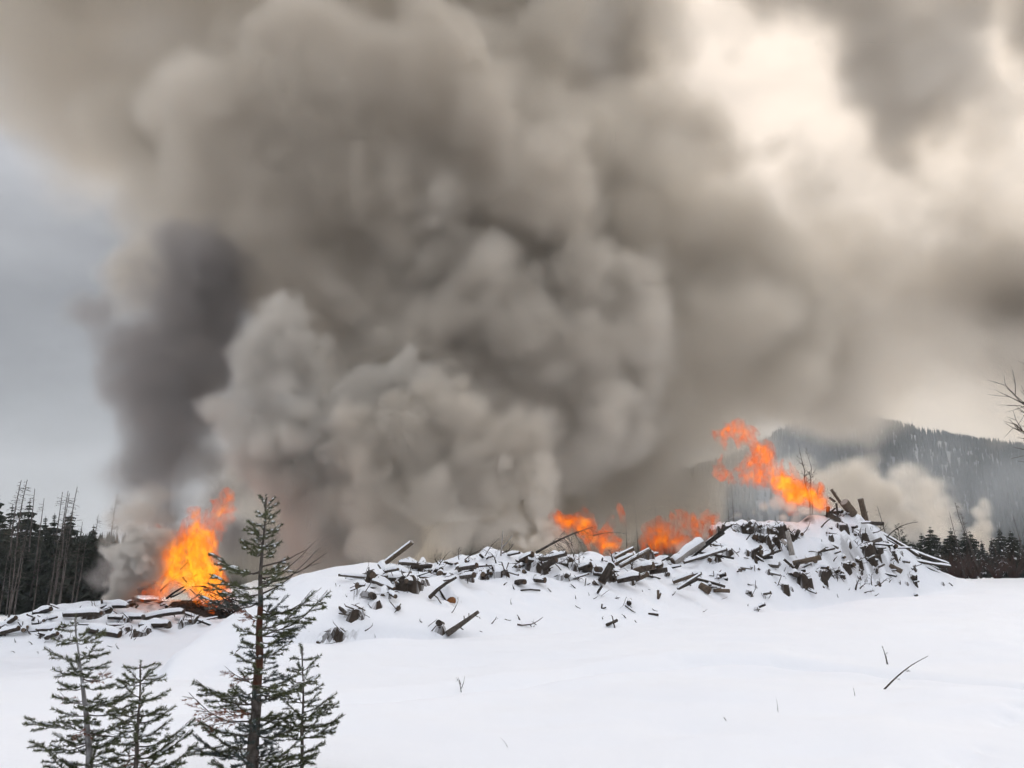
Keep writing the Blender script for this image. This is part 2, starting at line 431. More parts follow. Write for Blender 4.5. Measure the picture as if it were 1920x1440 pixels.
# steep-fronted, snow-roofed clumps of debris: (px, py of the foot, width px, dark face height px)
CLUMPS = [(645, 1157, 62, 17), (628, 1201, 40, 22), (682, 1122, 40, 18), (655, 1108, 56, 8), (700, 1092, 38, 20), (757, 1108, 54, 26), (805, 1082, 35, 14), (702, 1140, 20, 16), (737, 1143, 22, 13), (720, 1122, 22, 12),
    (872, 1087, 34, 20), (900, 1086, 26, 14), (935, 1083, 30, 18), (819, 1183, 24, 17), (822, 1134, 26, 7), (1000, 1071, 64, 20), (962, 1068, 26, 9), (1062, 1089, 36, 14), (1095, 1076, 44, 22), (1010, 1089, 22, 9),
    (1105, 1100, 28, 9), (1140, 1091, 26, 26), (1176, 1091, 46, 14), (1232, 1073, 44, 6), (1122, 1117, 22, 7), (1180, 1139, 18, 14), (1143, 1177, 20, 9), (1060, 1062, 40, 8), (1030, 1052, 40, 8), (840, 1062, 30, 6), (780, 1066, 46, 8),
    (1425, 1004, 112, 24), (1446, 1026, 62, 20), (1382, 994, 44, 8), (1412, 1044, 48, 15), (1336, 1054, 32, 12), (1362, 1041, 36, 13), (1487, 1015, 26, 22), (1345, 1083, 16, 12), (1320, 1107, 22, 11), (1400, 1114, 28, 8),
    (1432, 1121, 26, 9), (1496, 1092, 46, 18), (1462, 1101, 25, 9), (1546, 1078, 56, 13), (1436, 1071, 16, 6), (1452, 1066, 12, 5), (1415, 1146, 20, 9), (1356, 1128, 12, 5), (1310, 1137, 16, 7), (1512, 1108, 24, 5), (1280, 1089, 36, 9),
    (1608, 1009, 34, 16), (1616, 1030, 46, 13), (1642, 1046, 36, 20), (1630, 1054, 30, 7), (1550, 1003, 16, 7), (1608, 1057, 22, 9), (1690, 1054, 22, 7), (1712, 1067, 18, 8), (1708, 1090, 18, 11), (1766, 1096, 10, 7), (1640, 1070, 16, 6),
    (1546, 1103, 18, 6), (1586, 968, 40, 10), (1570, 986, 30, 6), (1530, 1040, 20, 6), (1660, 1020, 20, 8), (1580, 1062, 30, 6), (1508, 1058, 24, 8), (1480, 1062, 14, 5), (1590, 1020, 14, 6), (1670, 1040, 18, 6),
    (15, 1185, 30, 11), (26, 1169, 36, 7), (52, 1181, 30, 8), (82, 1173, 15, 8), (100, 1196, 46, 7), (150, 1153, 52, 8), (188, 1151, 50, 12), (196, 1187, 60, 13), (256, 1193, 28, 15), (290, 1175, 46, 7), (225, 1170, 34, 14),
    (300, 1153, 56, 8), (350, 1172, 40, 14), (228, 1191, 15, 5), (330, 1140, 50, 9), (120, 1178, 22, 5), (64, 1160, 26, 5)]
for _ in range(46):       # lesser lumps along the log band
    px = gt.uniform(660, 1260); py = 1100 - 45 * smooth01((px - 640) / 260) + gt.uniform(-14, 26)
    CLUMPS.append((px, py, gt.uniform(8, 20), gt.uniform(3, 8)))
for _ in range(40):
    px = gt.uniform(1290, 1740); pc = np.interp(px, MAIN_CREST[:, 0], MAIN_CREST[:, 1]); pb = np.interp(px, MAIN_BASE[:, 0], MAIN_BASE[:, 1])
    CLUMPS.append((px, pc + (pb - pc) * gt.uniform(.15, .8), gt.uniform(7, 18), gt.uniform(2, 6)))
MASK = np.zeros_like(H, dtype=np.float32)
FACES = []
order = sorted(range(len(CLUMPS)), key=lambda i: CLUMPS[i][1])
foot = {i: on_snow(CLUMPS[i][0], CLUMPS[i][1], 12, 46, SMOOTH) for i in order}
for i in order:
    px, py, w, hp = CLUMPS[i]
    f, t = foot[i]
    W, Ht = w * t / FPX, hp * t / FPX * 1.05
    D = max(0.45, 1.3 * W)
    a0, a1 = np.searchsorted(xs, f[0] - W), np.searchsorted(xs, f[0] + W)
    b0, b1 = np.searchsorted(ys, f[1] - 0.5), np.searchsorted(ys, f[1] + D + 0.5)
    sl = (slice(a0, a1), slice(b0, b1)); X, Y = GX[sl], GY[sl]
    u = (X - f[0]) / (W / 2); v = (Y - f[1])
    wob = 0.16 * lattice2(0.3, 30 + i, X, Y * 0.3) + 0.08 * lattice2(0.12, 60 + i, X, Y * 0.4)
    e = np.minimum(np.minimum((1 - np.abs(u)) * W / 2, v - 0.18 * W * u * u), D - v) + wob * min(1, W)
    rl = min(0.26, 0.6 * Ht + 0.03)
    lip = np.where(e > 0, rl * 0.8 * (1 - np.clip(e / rl, 0, 1)) ** 2, 9)
    top = f[2] + Ht + 0.08 * lattice2(0.28, 90 + i, X, Y) * min(1, Ht * 3) - lip
    H[sl] = np.where(e > 0, np.maximum(H[sl], top), H[sl])
    MASK[sl] = np.maximum(MASK[sl], np.clip(e / 0.1 + 1.6, 0, 1))
    FACES.append((f, W, Ht, t))
SNOW_H = H
# burnt, ash-blackened ground under the fires
BURNT = np.zeros_like(MASK); FX_, FY_ = GX[fs], GY[fs]
wobb = .35 * lattice2(0.7, 201, FX_, FY_) + .25 * lattice2(0.25, 202, FX_, FY_)
for px, py, t, r in ((372, 1150, 37.0, 1.9), (400, 1160, 36.2, 1.3), (310, 1128, 37.6, 1.3), (235, 1152, 36.6, 1.1), (270, 1135, 37.2, .9), (1100, 1046, 26.6, 1.0), (1145, 1049, 27.0, 1.0), (1235, 1048, 28.6, .9), (1285, 1034, 29.8, 1.0), (1505, 958, 31.6, .7), (1545, 956, 31.7, .6)):
    q = P(px, py, t); e = 1 - np.hypot(FX_ - q[0], (FY_ - q[1]) * .8) / r + wobb
    BURNT[fs] = np.maximum(BURNT[fs], np.clip(e / .35, 0, 1))

nX, nY = H.shape
verts = np.stack((GX, GY, H), -1).reshape(-1, 3).astype(np.float32)
ii = np.arange(nX * nY).reshape(nX, nY)
quads = np.stack((ii[:-1, :-1], ii[1:, :-1], ii[1:, 1:], ii[:-1, 1:]), -1).reshape(-1, 4).astype(np.int32)
def mesh_from(name, verts, faces, smooth=True):
    """faces: (n, k) int array"""
    me = bpy.data.meshes.new(name)
    n, k = faces.shape
    me.vertices.add(len(verts)); me.vertices.foreach_set('co', np.ascontiguousarray(verts, np.float32).ravel())
    me.loops.add(n * k); me.loops.foreach_set('vertex_index', np.ascontiguousarray(faces, np.int32).ravel())
    me.polygons.add(n); me.polygons.foreach_set('loop_start', np.arange(0, n * k, k, dtype=np.int32))
    me.polygons.foreach_set('use_smooth', np.full(n, smooth))
    me.update(calc_edges=True); me.validate()
    return me
gm = mesh_from('snow_ground', verts, quads)
at = gm.attributes.new('debris', 'FLOAT', 'POINT'); at.data.foreach_set('value', MASK.ravel())
at = gm.attributes.new('burnt', 'FLOAT', 'POINT'); at.data.foreach_set('value', BURNT.ravel())
M_SNOW = bpy.data.materials.new('snow_field'); M_SNOW.use_nodes = True
nt = M_SNOW.node_tree; b = nt.nodes['Principled BSDF']; b.inputs['Roughness'].default_value = 0.75; b.inputs['Specular IOR Level'].default_value = 0.15
geo = nt.nodes.new('ShaderNodeNewGeometry'); sz = nt.nodes.new('ShaderNodeSeparateXYZ'); nt.links.new(geo.outputs['True Normal'], sz.inputs[0])
at_n = nt.nodes.new('ShaderNodeAttribute'); at_n.attribute_name = 'debris'
rs = nt.nodes.new('ShaderNodeMapRange'); rs.inputs[1].default_value = 0.46; rs.inputs[2].default_value = 0.26; nt.links.new(sz.outputs['Z'], rs.inputs[0])
dk = mnode(nt, 'MULTIPLY', rs.outputs[0], at_n.outputs['Fac'], clamp=True)
def noise_of(nt, scale, detail=4, vec=None):
    n = nt.nodes.new('ShaderNodeTexNoise'); n.inputs['Scale'].default_value = scale; n.inputs['Detail'].default_value = detail
    if vec is None:
        t = nt.nodes.new('ShaderNodeTexCoord'); vec = t.outputs['Object']
    nt.links.new(vec, n.inputs['Vector']); return n.outputs['Fac']
def mixc(nt, fac, c1, c2):
    mx = nt.nodes.new('ShaderNodeMix'); mx.data_type = 'RGBA'
    if isinstance(fac, float): mx.inputs['Factor'].default_value = fac
    else: nt.links.new(fac, mx.inputs['Factor'])
    for i, c in ((6, c1), (7, c2)):
        if isinstance(c, tuple): mx.inputs[i].default_value = (*c, 1)
        else: nt.links.new(c, mx.inputs[i])
    return mx.outputs[2]
bn = nt.nodes.new('ShaderNodeAttribute'); bn.attribute_name = 'burnt'
dk = mnode(nt, 'MAXIMUM', dk, bn.outputs['Fac'])
dirt = mixc(nt, noise_of(nt, 9.0), (0.018, 0.014, 0.011), (0.075, 0.055, 0.042))
tint = mixc(nt, noise_of(nt, 0.35, 3), (0.80, 0.83, 0.89), (0.85, 0.862, 0.895))
nt.links.new(mixc(nt, dk, tint, dirt), b.inputs['Base Color'])
bp = nt.nodes.new('ShaderNodeBump'); bp.inputs['Strength'].default_value = 0.35; bp.inputs['Distance'].default_value = 0.015
nt.links.new(noise_of(nt, 7.0, 6), bp.inputs['Height']); nt.links.new(bp.outputs[0], b.inputs['Normal'])
gm.materials.append(M_SNOW)
ground = link(bpy.data.objects.new('snow_ground', gm))
tag(ground, 'white snow covering the open ground and the debris heaps', 'snow', kind='structure')
print('terrain', len(verts), round(time.time() - T0, 1))
# ================================================================ LOGS, POLES, TWIGS
def frame_of(d):
    d = d / np.linalg.norm(d)
    u = np.cross(d, (0, 0, 1.0)); n = np.linalg.norm(u)
    u = np.array((1.0, 0, 0)) if n < 1e-4 else u / n
    return d, u, np.cross(u, d)
def tube(pts, radii, n=8, cap=True, jit=0.0, g=None, lump=None):
    """closed tapering tube -> verts, list of faces"""
    pts = np.asarray(pts, float); k = len(pts); V = []; Fc = []
    ang = np.arange(n) / n * 2 * math.pi
    dirs = np.gradient(pts, axis=0)
    d, u, w = frame_of(dirs[0])
    prof = 1 + (jit * g.standard_normal(n) if jit else 0)
    for i in range(k):
        d = dirs[i] / np.linalg.norm(dirs[i]); u = u - d * (u @ d); u /= np.linalg.norm(u); w = np.cross(u, d)
        r = radii[i] * prof * (1 + (jit * 0.5 * g.standard_normal(n) if jit else 0))
        V.append(pts[i] + np.cos(ang)[:, None] * u * np.reshape(r, (-1, 1)) + np.sin(ang)[:, None] * w * np.reshape(r, (-1, 1)))
    for i in range(k - 1):
        for j in range(n):
            a, b = i * n + j, i * n + (j + 1) % n
            Fc.append((a, b, b + n, a + n))
    if cap:
        Fc.append(tuple(range(n - 1, -1, -1))); Fc.append(tuple(range((k - 1) * n, k * n)))
    return np.vstack(V), Fc
class Geo:
    def __init__(s): s.V = []; s.F = []; s.n = 0
    def add(s, V, Fc):
        s.F += [tuple(i + s.n for i in f) for f in Fc]; s.V.append(np.asarray(V, float)); s.n += len(V)
    def tube(s, *a, **k): s.add(*tube(*a, **k))
    def obj(s, name, material, parent=None, smooth=True, origin=None):
        V = np.vstack(s.V) if s.V else np.zeros((0, 3))
        if origin is not None: V = V - origin
        me = bpy.data.meshes.new(name); me.from_pydata(V.tolist(), [], s.F)
        if smooth: me.polygons.foreach_set('use_smooth', [True] * len(me.polygons))
        if material: me.materials.append(material)
        o = link(bpy.data.objects.new(name, me), parent)
        if origin is not None and parent is None: o.location = origin
        return o
gl = np.random.default_rng(33)
def disc(c, d, r, n=12):
    d, u, w = frame_of(d); a = np.arange(n) / n * 2 * math.pi
    rim = c + r * (np.cos(a)[:, None] * u + np.sin(a)[:, None] * w)
    rin = c + d * 0.006 + 0.72 * r * (np.cos(a)[:, None] * u + np.sin(a)[:, None] * w)
    V = np.vstack((rim, rin)); F = [(i, (i + 1) % n, n + (i + 1) % n, n + i) for i in range(n)] + [tuple(range(n, 2 * n))]
    return V, F
def make_log(a, b, r0, r1, label, group, name='log', cat='log', bark=None, end=None, ends=(0, 1), snow=0.0, bend=0.02, knots=2):
    """a, b world ends. An object at a with its cut ends and snow cap as parts."""
    bark = bark or M_BARK; end = end or M_END
    a, b = np.asarray(a, float), np.asarray(b, float); L = np.linalg.norm(b - a); d, u, w = frame_of(b - a)
    k = max(3, min(8, int(L / 0.35) + 2)); s = np.linspace(0, 1, k)
    off = bend * L * (np.sin(s * math.pi)[:, None] * (u * gl.normal() + w * gl.normal() * .5))
    pts = a + s[:, None] * (b - a) + off; rad = r0 + (r1 - r0) * s
    G = Geo(); G.tube(pts, rad, 10, jit=0.05, g=gl)
    for _ in range(knots if L > 0.8 else 0):       # broken branch stubs
        q = gl.uniform(.15, .9); p = a + q * (b - a); dd = u * gl.normal() + w * gl.normal(); dd /= np.linalg.norm(dd)
        rr = r0 + (r1 - r0) * q
        G.tube([p, p + dd * (rr + gl.uniform(.03, .12)) + d * 0.05], [rr * .35, rr * .18], 5)
    o = G.obj(name, bark, origin=a)
    tag(o, label, cat, group)
    for e in ends:
        V, F = disc((a if e == 0 else b) + (-d if e == 0 else d) * 0.002, -d if e == 0 else d, (r0 if e == 0 else r1) * 0.97)
        g2 = Geo(); g2.add(V, F); g2.obj('cut_end', end, o, smooth=False, origin=a)
    if snow > 0 and abs(d[2]) < 0.8:
        kk = max(4, int(L / 0.12)); ss = np.linspace(0.02, 0.98, kk); m = 7
        up = np.array((0, 0, 1.0)) - d * d[2]; up /= np.linalg.norm(up); sd_ = np.cross(d, up)
        th = np.radians(np.linspace(12, 168, m)); V = []; Fq = []
        lump = 1 + 0.35 * np.interp(ss, np.linspace(0, 1, 5), gl.standard_normal(5)); lump *= np.minimum(1, np.minimum(ss, 1 - ss) * L / 0.1 + 0.15)
        for i, q in enumerate(ss):
            p = a + q * (b - a) + bend * L * math.sin(q * math.pi) * 0; p = np.array([np.interp(q, s, pts[:, c]) for c in range(3)])
            r = r0 + (r1 - r0) * q; t = snow * max(0.15, lump[i])
            top = p + np.cos(th)[:, None] * sd_ * r * 1.03 + (np.sin(th) * (r + t) + 0.0)[:, None] * up
            V.append(top); 
        n_ = kk * m
        for i in range(kk - 1):
            for j in range(m - 1): Fq.append((i * m + j, (i + 1) * m + j, (i + 1) * m + j + 1, i * m + j + 1))
        Fq.append(tuple(range(m))); Fq.append(tuple(range((kk - 1) * m + m - 1, (kk - 1) * m - 1, -1)))
        g3 = Geo(); g3.add(np.vstack(V), Fq); g3.obj('snow_cap', M_CAP, o, origin=a)
    return o
def px_log(p1, p2, rpx, label, group, up=0.0, dt=0.0, taper=1.0, near=0.25, t=None, **k):
    """ends by photo pixel; the first end rests on the snow, the other dt metres further away"""
    f, t1 = on_snow(*p1, t0=12, A=SNOW_H)
    t1 = t if t is not None else t1 - near
    a = P(*p1, t1); b = P(*p2, t1 + dt)
    r = rpx * t1 / FPX
    return make_log(a, b, r, r * taper, label, group, **k)
GH = 'logs thrown on the long heap'
GLH = 'logs thrown on the heap on the left'
# --- single, recognisable pieces
px_log((716, 1060), (773, 1016), 5, 'slim tan pole sticking up and out from the top of the snow dome', GH, dt=-.2, taper=.9, bark=M_TAN, end=M_PALE, snow=.01, near=-.3)
px_log((748, 1055), (783, 1057), 4.5, 'short snow-topped log lying just right of the tan pole on the crest', GH, dt=-.05, bark=M_BARK2, snow=.05, near=.1)
px_log((772, 1063), (809, 1061), 4, 'bare dark straight log lying level below the crest, right of the tan pole', GH, dt=-.05, end=M_BARK2, snow=.0, near=.35)
px_log((863, 1065), (894, 1060), 5, 'thick short log with a round grey end jutting right, upper of a stacked pair', GH, dt=-.35, bark=M_BARK2, snow=.03)
px_log((866, 1081), (889, 1078), 5.5, 'thick short log with a round grey end jutting right, lower of a stacked pair', GH, dt=-.35, bark=M_BARK2, snow=.03)
px_log((698, 1088), (739, 1104), 3.4, 'slender pole under a line of snow slanting down to the right beside bare roots', GH, dt=-.3, bark=M_BARK2, snow=.05)
px_log((724, 1102), (718, 1121), 7, 'stubby dark log end capped with snow pointing down the slope', GH, dt=-.35, snow=.05)
px_log((806, 1120), (855, 1083), 4, 'dark curved limb edging a tongue of snow above the orange cut log', GH, dt=.6, taper=.6, bend=.06)
px_log((832, 1104), (846, 1128), 9.5, 'thick log with an orange brown cut end poking from the snow below the heap', GH, dt=-.55, end=M_ORANGE, snow=.16, near=.1, knots=0)
px_log((838, 1189), (897, 1147), 6, 'splintered dark trunk leaning up out of the snow apron', GH, dt=.1, taper=.5, bark=M_BARK2, near=.05, knots=6)
px_log((939, 1042), (943, 993), 1.8, 'bleached bare upright stick on the crest beside a slanted one', GH, bark=M_PALE, ends=(), taper=.35, near=.1)
px_log((941, 1028), (962, 1003), 1.7, 'bleached slanted stick forking from the upright stick on the crest', GH, bark=M_PALE, ends=(), taper=.4, near=.1)
px_log((976, 1051), (999, 1039), 5.5, 'short dark log tilted up to the right under a snow pillow', GH, dt=-.2, snow=.05)
px_log((1016, 1049), (1062, 1038), 5, 'long snow-dusted log pointing right below the thin branchy tree top', GH, dt=-.2, bark=M_BARK2, snow=.02)
px_log((1018, 1064), (1043, 1049), 5.5, 'dark blunt log rising out of the black hollow in the heap', GH, dt=-.2)
px_log((1086, 1066), (1108, 1058), 5, 'stubby black log end sticking out to the right over a dark hollow', GH, dt=-.2, snow=.02)
px_log((1152, 1046), (1189, 1027), 3.4, 'tan pole slanting up beside the dip, uppermost of three slanting poles', GH, dt=-.1, bark=M_TAN, end=M_PALE, snow=.015)
px_log((1153, 1057), (1189, 1040), 5, 'tan pole slanting up beside the dip, middle of three slanting poles', GH, dt=-.1, bark=M_TAN, end=M_PALE, snow=.015, near=.3)
px_log((1162, 1062), (1220, 1030), 4.6, 'longest tan pole slanting up beside the dip, lowest of three slanting poles', GH, dt=.1, bark=M_TAN, end=M_PALE, snow=.015, near=.4)
px_log((1216, 1034), (1215, 1051), 2.6, 'short rusty post standing at the tip of the longest slanting pole', GH, bark=M_TAN, near=.3)
px_log((1198, 1067), (1226, 1060), 7.5, 'fat brown log with a smooth side lying beside a round cut end', GH, dt=-.2, bark=M_TAN, snow=.06)
px_log((1236, 1057), (1231, 1063), 8, 'round cut log end facing out beside the fat brown log', GH, dt=-.3, bark=M_TAN, snow=.05)
px_log((1190, 1071), (1205, 1066), 5, 'small cut log with a pale end, upper one below the fat brown log', GH, dt=-.2, bark=M_TAN)
px_log((1193, 1086), (1214, 1076), 5, 'small cut log with a pale end, lower one below the fat brown log', GH, dt=-.3, bark=M_TAN, snow=.01)
px_log((1218, 1073), (1251, 1068), 4.5, 'dark level log half buried to the right of the fat brown log', GH, dt=-.1)
px_log((1128, 1092), (1147, 1058), 8, 'thick black stump leaning up with snow on its left flank', GH, dt=.2, taper=.8)
px_log((1158, 1088), (1200, 1080), 6, 'dark ragged log lying under a thick roll of snow', GH, dt=-.2, snow=.1)
px_log((968, 1093), (984, 1091), 5, 'blunt dark log poking from the smooth snow below the middle of the heap', GH, dt=-.3, near=.1)
px_log((976, 1107), (1013, 1107), 1.6, 'thin curved limb lying level on the smooth snow under a blunt log', GH, dt=-.1, bend=.07, ends=(), near=.08)
px_log((1003, 1086), (1022, 1088), 5.5, 'broken flat dark slab poking out of a snow shelf', GH, dt=-.2, snow=.04)
px_log((1234, 1123), (1234, 1107), 2.4, 'short forked brown stub standing alone in the snow below the slanting poles', GH, near=.0, bark=M_TAN)
px_log((1236, 1121), (1239, 1112), 1.6, 'smaller prong beside the short forked brown stub', GH, near=.02, bark=M_TAN)
px_log((1128, 1142), (1129, 1133), 1.5, 'tiny upright peg beside a lying one in the apron snow', GH, near=.0)
px_log((1129, 1141), (1136, 1139), 1.3, 'tiny lying peg beside an upright one in the apron snow', GH, near=.0)
px_log((1216, 1151), (1234, 1153), 2.4, 'lone short stick lying level in the open apron snow', GH, near=.03, bend=.01)
px_log((1288, 1043), (1363, 989), 2.9, 'long blackened pole slanting up the right mound, upper of a parallel pair', GH, dt=.5, bark=M_CHAR, ends=(), near=.3)
px_log((1296, 1047), (1358, 999), 2.4, 'long blackened pole slanting up the right mound, lower of a parallel pair', GH, dt=.4, bark=M_CHAR, ends=(), near=.35)
px_log((1262, 1054), (1318, 1016), 8, 'big snow-plastered log slanting up at the dip beside the blackened poles', GH, dt=.5, bark=M_PALE, snow=.08, near=.25)
px_log((1268, 1051), (1332, 1040), 3, 'pale pole lying low across the foot of the blackened poles', GH, dt=.1, bark=M_PALE, snow=.03, near=.4)
px_log((1282, 1055), (1363, 1030), 2.8, 'long snow-lined pole crossing below the blackened poles', GH, dt=.2, bark=M_BARK2, snow=.05, near=.5)
px_log((1310, 1036), (1376, 1047), 2, 'thin black pole crossing the others and dropping to the right', GH, dt=-.1, bark=M_CHAR, ends=(), near=.55)
px_log((1430, 1045), (1464, 1032), 2, 'thin bent branch at the foot of the white snag', GH, dt=.2, ends=(), near=.25)
px_log((1485, 1041), (1476, 996), 5.5, 'snow-whitened forked snag leaning left on the right mound', GH, dt=.2, taper=.7, bark=M_PALE, ends=(), snow=0, near=.3)
px_log((1474, 1020), (1466, 1012), 3.4, 'stub arm of the snow-whitened snag', GH, bark=M_PALE, ends=(), near=.55)
px_log((1487, 1056), (1539, 1045), 4.6, 'tan squared beam propped level on the face of the right mound', GH, dt=-.15, bark=M_TAN, end=M_PALE, near=.2)
px_log((1491, 1068), (1499, 1053), 3.6, 'short prop under the left end of the tan beam', GH, bark=M_BARK, near=.1)
px_log((1470, 1049), (1493, 1070), 2.4, 'dark thin limb crossing down towards the prop of the tan beam', GH, dt=-.1, ends=(), near=.35)
px_log((1262, 1091), (1300, 1077), 4.8, 'brown log under a snow roll at the lower left of the right mound', GH, dt=-.1, bark=M_TAN, snow=.05)
px_log((1270, 1104), (1315, 1075), 2.4, 'slim limb rising over the brown log at the lower left of the right mound', GH, dt=.1, bark=M_BARK2, snow=.015, near=.5)
px_log((1272, 1103), (1306, 1086), 3.4, 'dark arched limb below the brown log, crossing the slim limb', GH, dt=.1, near=.45, bend=.06)
px_log((1303, 1085), (1359, 1100), 2.6, 'straight dark pole running down right over the lower snow', GH, dt=-.1, bark=M_BARK, near=.3)
px_log((1338, 1107), (1368, 1108), 3.6, 'brown rotten log lying level at the foot of the right mound', GH, dt=-.05, bark=M_TAN, near=.1)
px_log((1313, 1098), (1330, 1108), 7, 'shaggy brown log butt at the foot of the right mound', GH, dt=-.2, bark=M_TAN, near=.1)
px_log((1592, 962), (1559, 918), 3.0, 'tallest slanted pole on the summit of the right mound', GH, dt=.2, bark=M_TAN, end=M_CHAR, near=-.1)
px_log((1600, 964), (1583, 941), 7.5, 'fat hollow log with a pale ring end standing on the summit', GH, dt=-.2, bark=M_TAN, end=M_PALE, near=.1, snow=.0)
px_log((1566, 941), (1555, 933), 2.2, 'short floating-looking brown stick left of the tallest slanted pole', GH, dt=.1, bark=M_TAN, t=30.6)
px_log((1568, 944), (1572, 965), 2.0, 'dark thin prop below the short brown stick on the summit', GH, dt=.1, bark=M_BARK, t=30.7)
px_log((1552, 970), (1553, 950), 3.4, 'dark broken stub standing left of the summit logs', GH, bark=M_BARK, near=.15)
px_log((1553, 964), (1566, 953), 1.8, 'thin limb forking from the dark broken stub on the summit', GH, bark=M_BARK, ends=(), near=.2)
px_log((1624, 979), (1613, 935), 5.2, 'upright brown post on the right shoulder of the summit', GH, dt=.1, bark=M_TAN, end=M_PALE, near=.1)
px_log((1626, 980), (1656, 982), 3.8, 'dark level log sticking out right from the foot of the upright post', GH, dt=.1, bark=M_BARK, near=.1)
for k, (p1, p2, r) in enumerate((((1648, 1000), (1722, 1042), 4.0), ((1660, 1012), (1700, 1030), 4.6), ((1692, 1026), (1780, 1058), 3.0), ((1700, 1036), (1760, 1068), 3.4), ((1716, 1052), (1783, 1062), 2.6), ((1722, 1058), (1782, 1086), 2.6), ((1735, 1062), (1795, 1090), 2.2))):
    px_log(p1, p2, r, ('topmost', 'second', 'third', 'fourth', 'fifth', 'sixth', 'lowest')[k] + ' of the slim dark trunks sloping down the right edge of the mound', GH, dt=.8, bark=M_CHAR if k % 2 else M_BARK, ends=(), snow=.02 if k % 2 else .05, taper=.7, near=-.2)
px_log((1668, 1060), (1691, 1072), 4.6, 'flat orange tan board lying on the snow of the right mound', GH, dt=-.2, bark=M_TAN, end=M_TAN, near=.05, name='board', cat='board', knots=0)
# --- the rest of the tangle: labels made from what one sees of each
ZONES = ((600, 'on the snow dome'), (690, "by the dome's root clump"), (745, 'below the tan crest pole'), (800, 'right of the crest pole'), (850, 'above the orange cut log'), (905, 'by the stacked log pair'), (960, 'under the bleached stick'),
         (1010, 'near the bleached stick'), (1065, 'under the bare tree top'), (1125, 'below the middle fire'), (1190, 'by the slanting tan poles'), (1255, 'by the fat brown log'), (1320, 'by the blackened poles'), (1400, 'right of the blackened poles'),
         (1480, 'by the white snag'), (1545, 'by the tan beam'), (1600, 'below the hollow summit log'), (1660, 'below the summit post'), (2000, 'near the orange tan board'))
LZONES = ((70, "at the left heap's far end"), (150, "on the left heap's left half"), (235, 'under the left smoke puff'), (320, 'just left of the blaze'), (700, 'under the left blaze'))
TAKEN = {}
def describe(a, b, r, bark, snow, left=False, kind='log'):
    c = (a + b) / 2; px, py, t = pix(c); x0, y0, _ = pix(a); x1, y1, _ = pix(b)
    zone = next(z for lim, z in (LZONES if left else ZONES) if px < lim)
    tab, bas = (LEFT_CREST, LEFT_BASE) if left else (MAIN_CREST, MAIN_BASE)
    pc = np.interp(px, tab[:, 0], tab[:, 1]); pb = np.interp(px, bas[:, 0], bas[:, 1]); f = (py - pc) / max(pb - pc, 1)
    vert = 'on the crest' if f < .1 else 'high up' if f < .3 else 'halfway up' if f < .55 else 'low down'
    L2 = math.hypot(x1 - x0, y1 - y0); sl = math.degrees(math.atan2(-(y1 - y0), x1 - x0)); sl = (sl + 90) % 180 - 90
    tilt = 'seen end on' if L2 < 12 else 'lying level' if abs(sl) < 9 else 'rising right' if sl > 0 else 'rising left'
    if L2 >= 12 and abs(sl) > 55: tilt = 'standing steep'
    colr = {'bark': 'dark brown', 'bark_grey': 'grey', 'charred_wood': 'jet black', 'weathered_wood': 'tan'}.get(bark.name, 'dark')
    size = ('fat' if r > .085 else 'thin' if r < .055 else '') + (' long' if np.linalg.norm(b - a) > .95 else ' short')
    cap = 'snow-capped ' if snow > .02 else 'bare '
    tries = (f'{colr} {kind} {tilt} {zone}', f'{size.strip()} {colr} {kind} {tilt} {zone}', f'{size.strip()} {colr} {kind} {tilt} {vert} {zone}', f'{cap}{size} {colr} {kind} {tilt} {vert} {zone}')
    for s_ in tries:
        if s_ not in TAKEN and len(s_.split()) <= 16: TAKEN[s_] = 1; return s_
    return [s_ for s_ in tries if len(s_.split()) <= 16][-1]
# --- the rest of the tangle, shared looks
def scatter_logs(n, px0, px1, band, label_of, group, rr, ln, snow, mats, t0=12):
    for i in range(n):
        px = gl.uniform(px0, px1); py = band(px)
        f, t = on_snow(px, py, t0, 46, SNOW_H)
        L = gl.uniform(*ln); r = gl.uniform(*rr)
        az = gl.choice((gl.normal(-1.57, .5), gl.normal(0, .35), gl.normal(math.pi, .35)), p=(.45, .3, .25))
        el = gl.normal(.08, .16)
        d = np.array((math.cos(az) * math.cos(el), math.sin(az) * math.cos(el), math.sin(el)))
        c = f + np.array((0, .1, gl.uniform(-.10, .03)))
        a, b_ = c - d * L * .55, c + d * L * .45
        bk = mats[gl.integers(len(mats))]; sn = gl.uniform(.4, 1) * snow if gl.random() < .85 else 0
        make_log(a, b_, r, r * gl.uniform(.75, 1), describe(a, b_, r, bk, sn, group == GLH), group, bark=bk, end=gl.choice((M_END, M_BARK2, M_TAN)), snow=sn, ends=(0, 1), knots=1)
def clump_logs(sel, per, label, group, mats):
    for (f, W, Ht, t) in sel:
        for _ in range(max(1, int(per * W * 2.2))):
            x = f[0] + gl.uniform(-.5, .5) * W; z = f[2] + gl.uniform(.15, .85) * Ht
            r = min(gl.uniform(.035, .11), Ht * .32); L = gl.uniform(.4, 1.0) * max(.5, min(1.4, W))
            az = -1.57 + gl.normal(0, .75); el = gl.normal(0, .25)
            d = np.array((math.cos(az) * math.cos(el), math.sin(az) * math.cos(el), math.sin(el)))
            u = (x - f[0]) / (W / 2)
            c = np.array((x, f[1] + .18 * W * u * u + .08, z)); out = gl.uniform(.08, .4)
            bk = mats[gl.integers(len(mats))]; sn = .07 * gl.random() if gl.random() < .6 else 0
            lab = describe(c, c + d * out, r, bk, sn, group == GLH, 'log end')
            make_log(c - d * (L - out), c + d * out, r, r, lab, group, bark=bk, end=gl.choice((M_END, M_BARK2, M_BARK, M_TAN)), ends=(1,), snow=sn, knots=1)
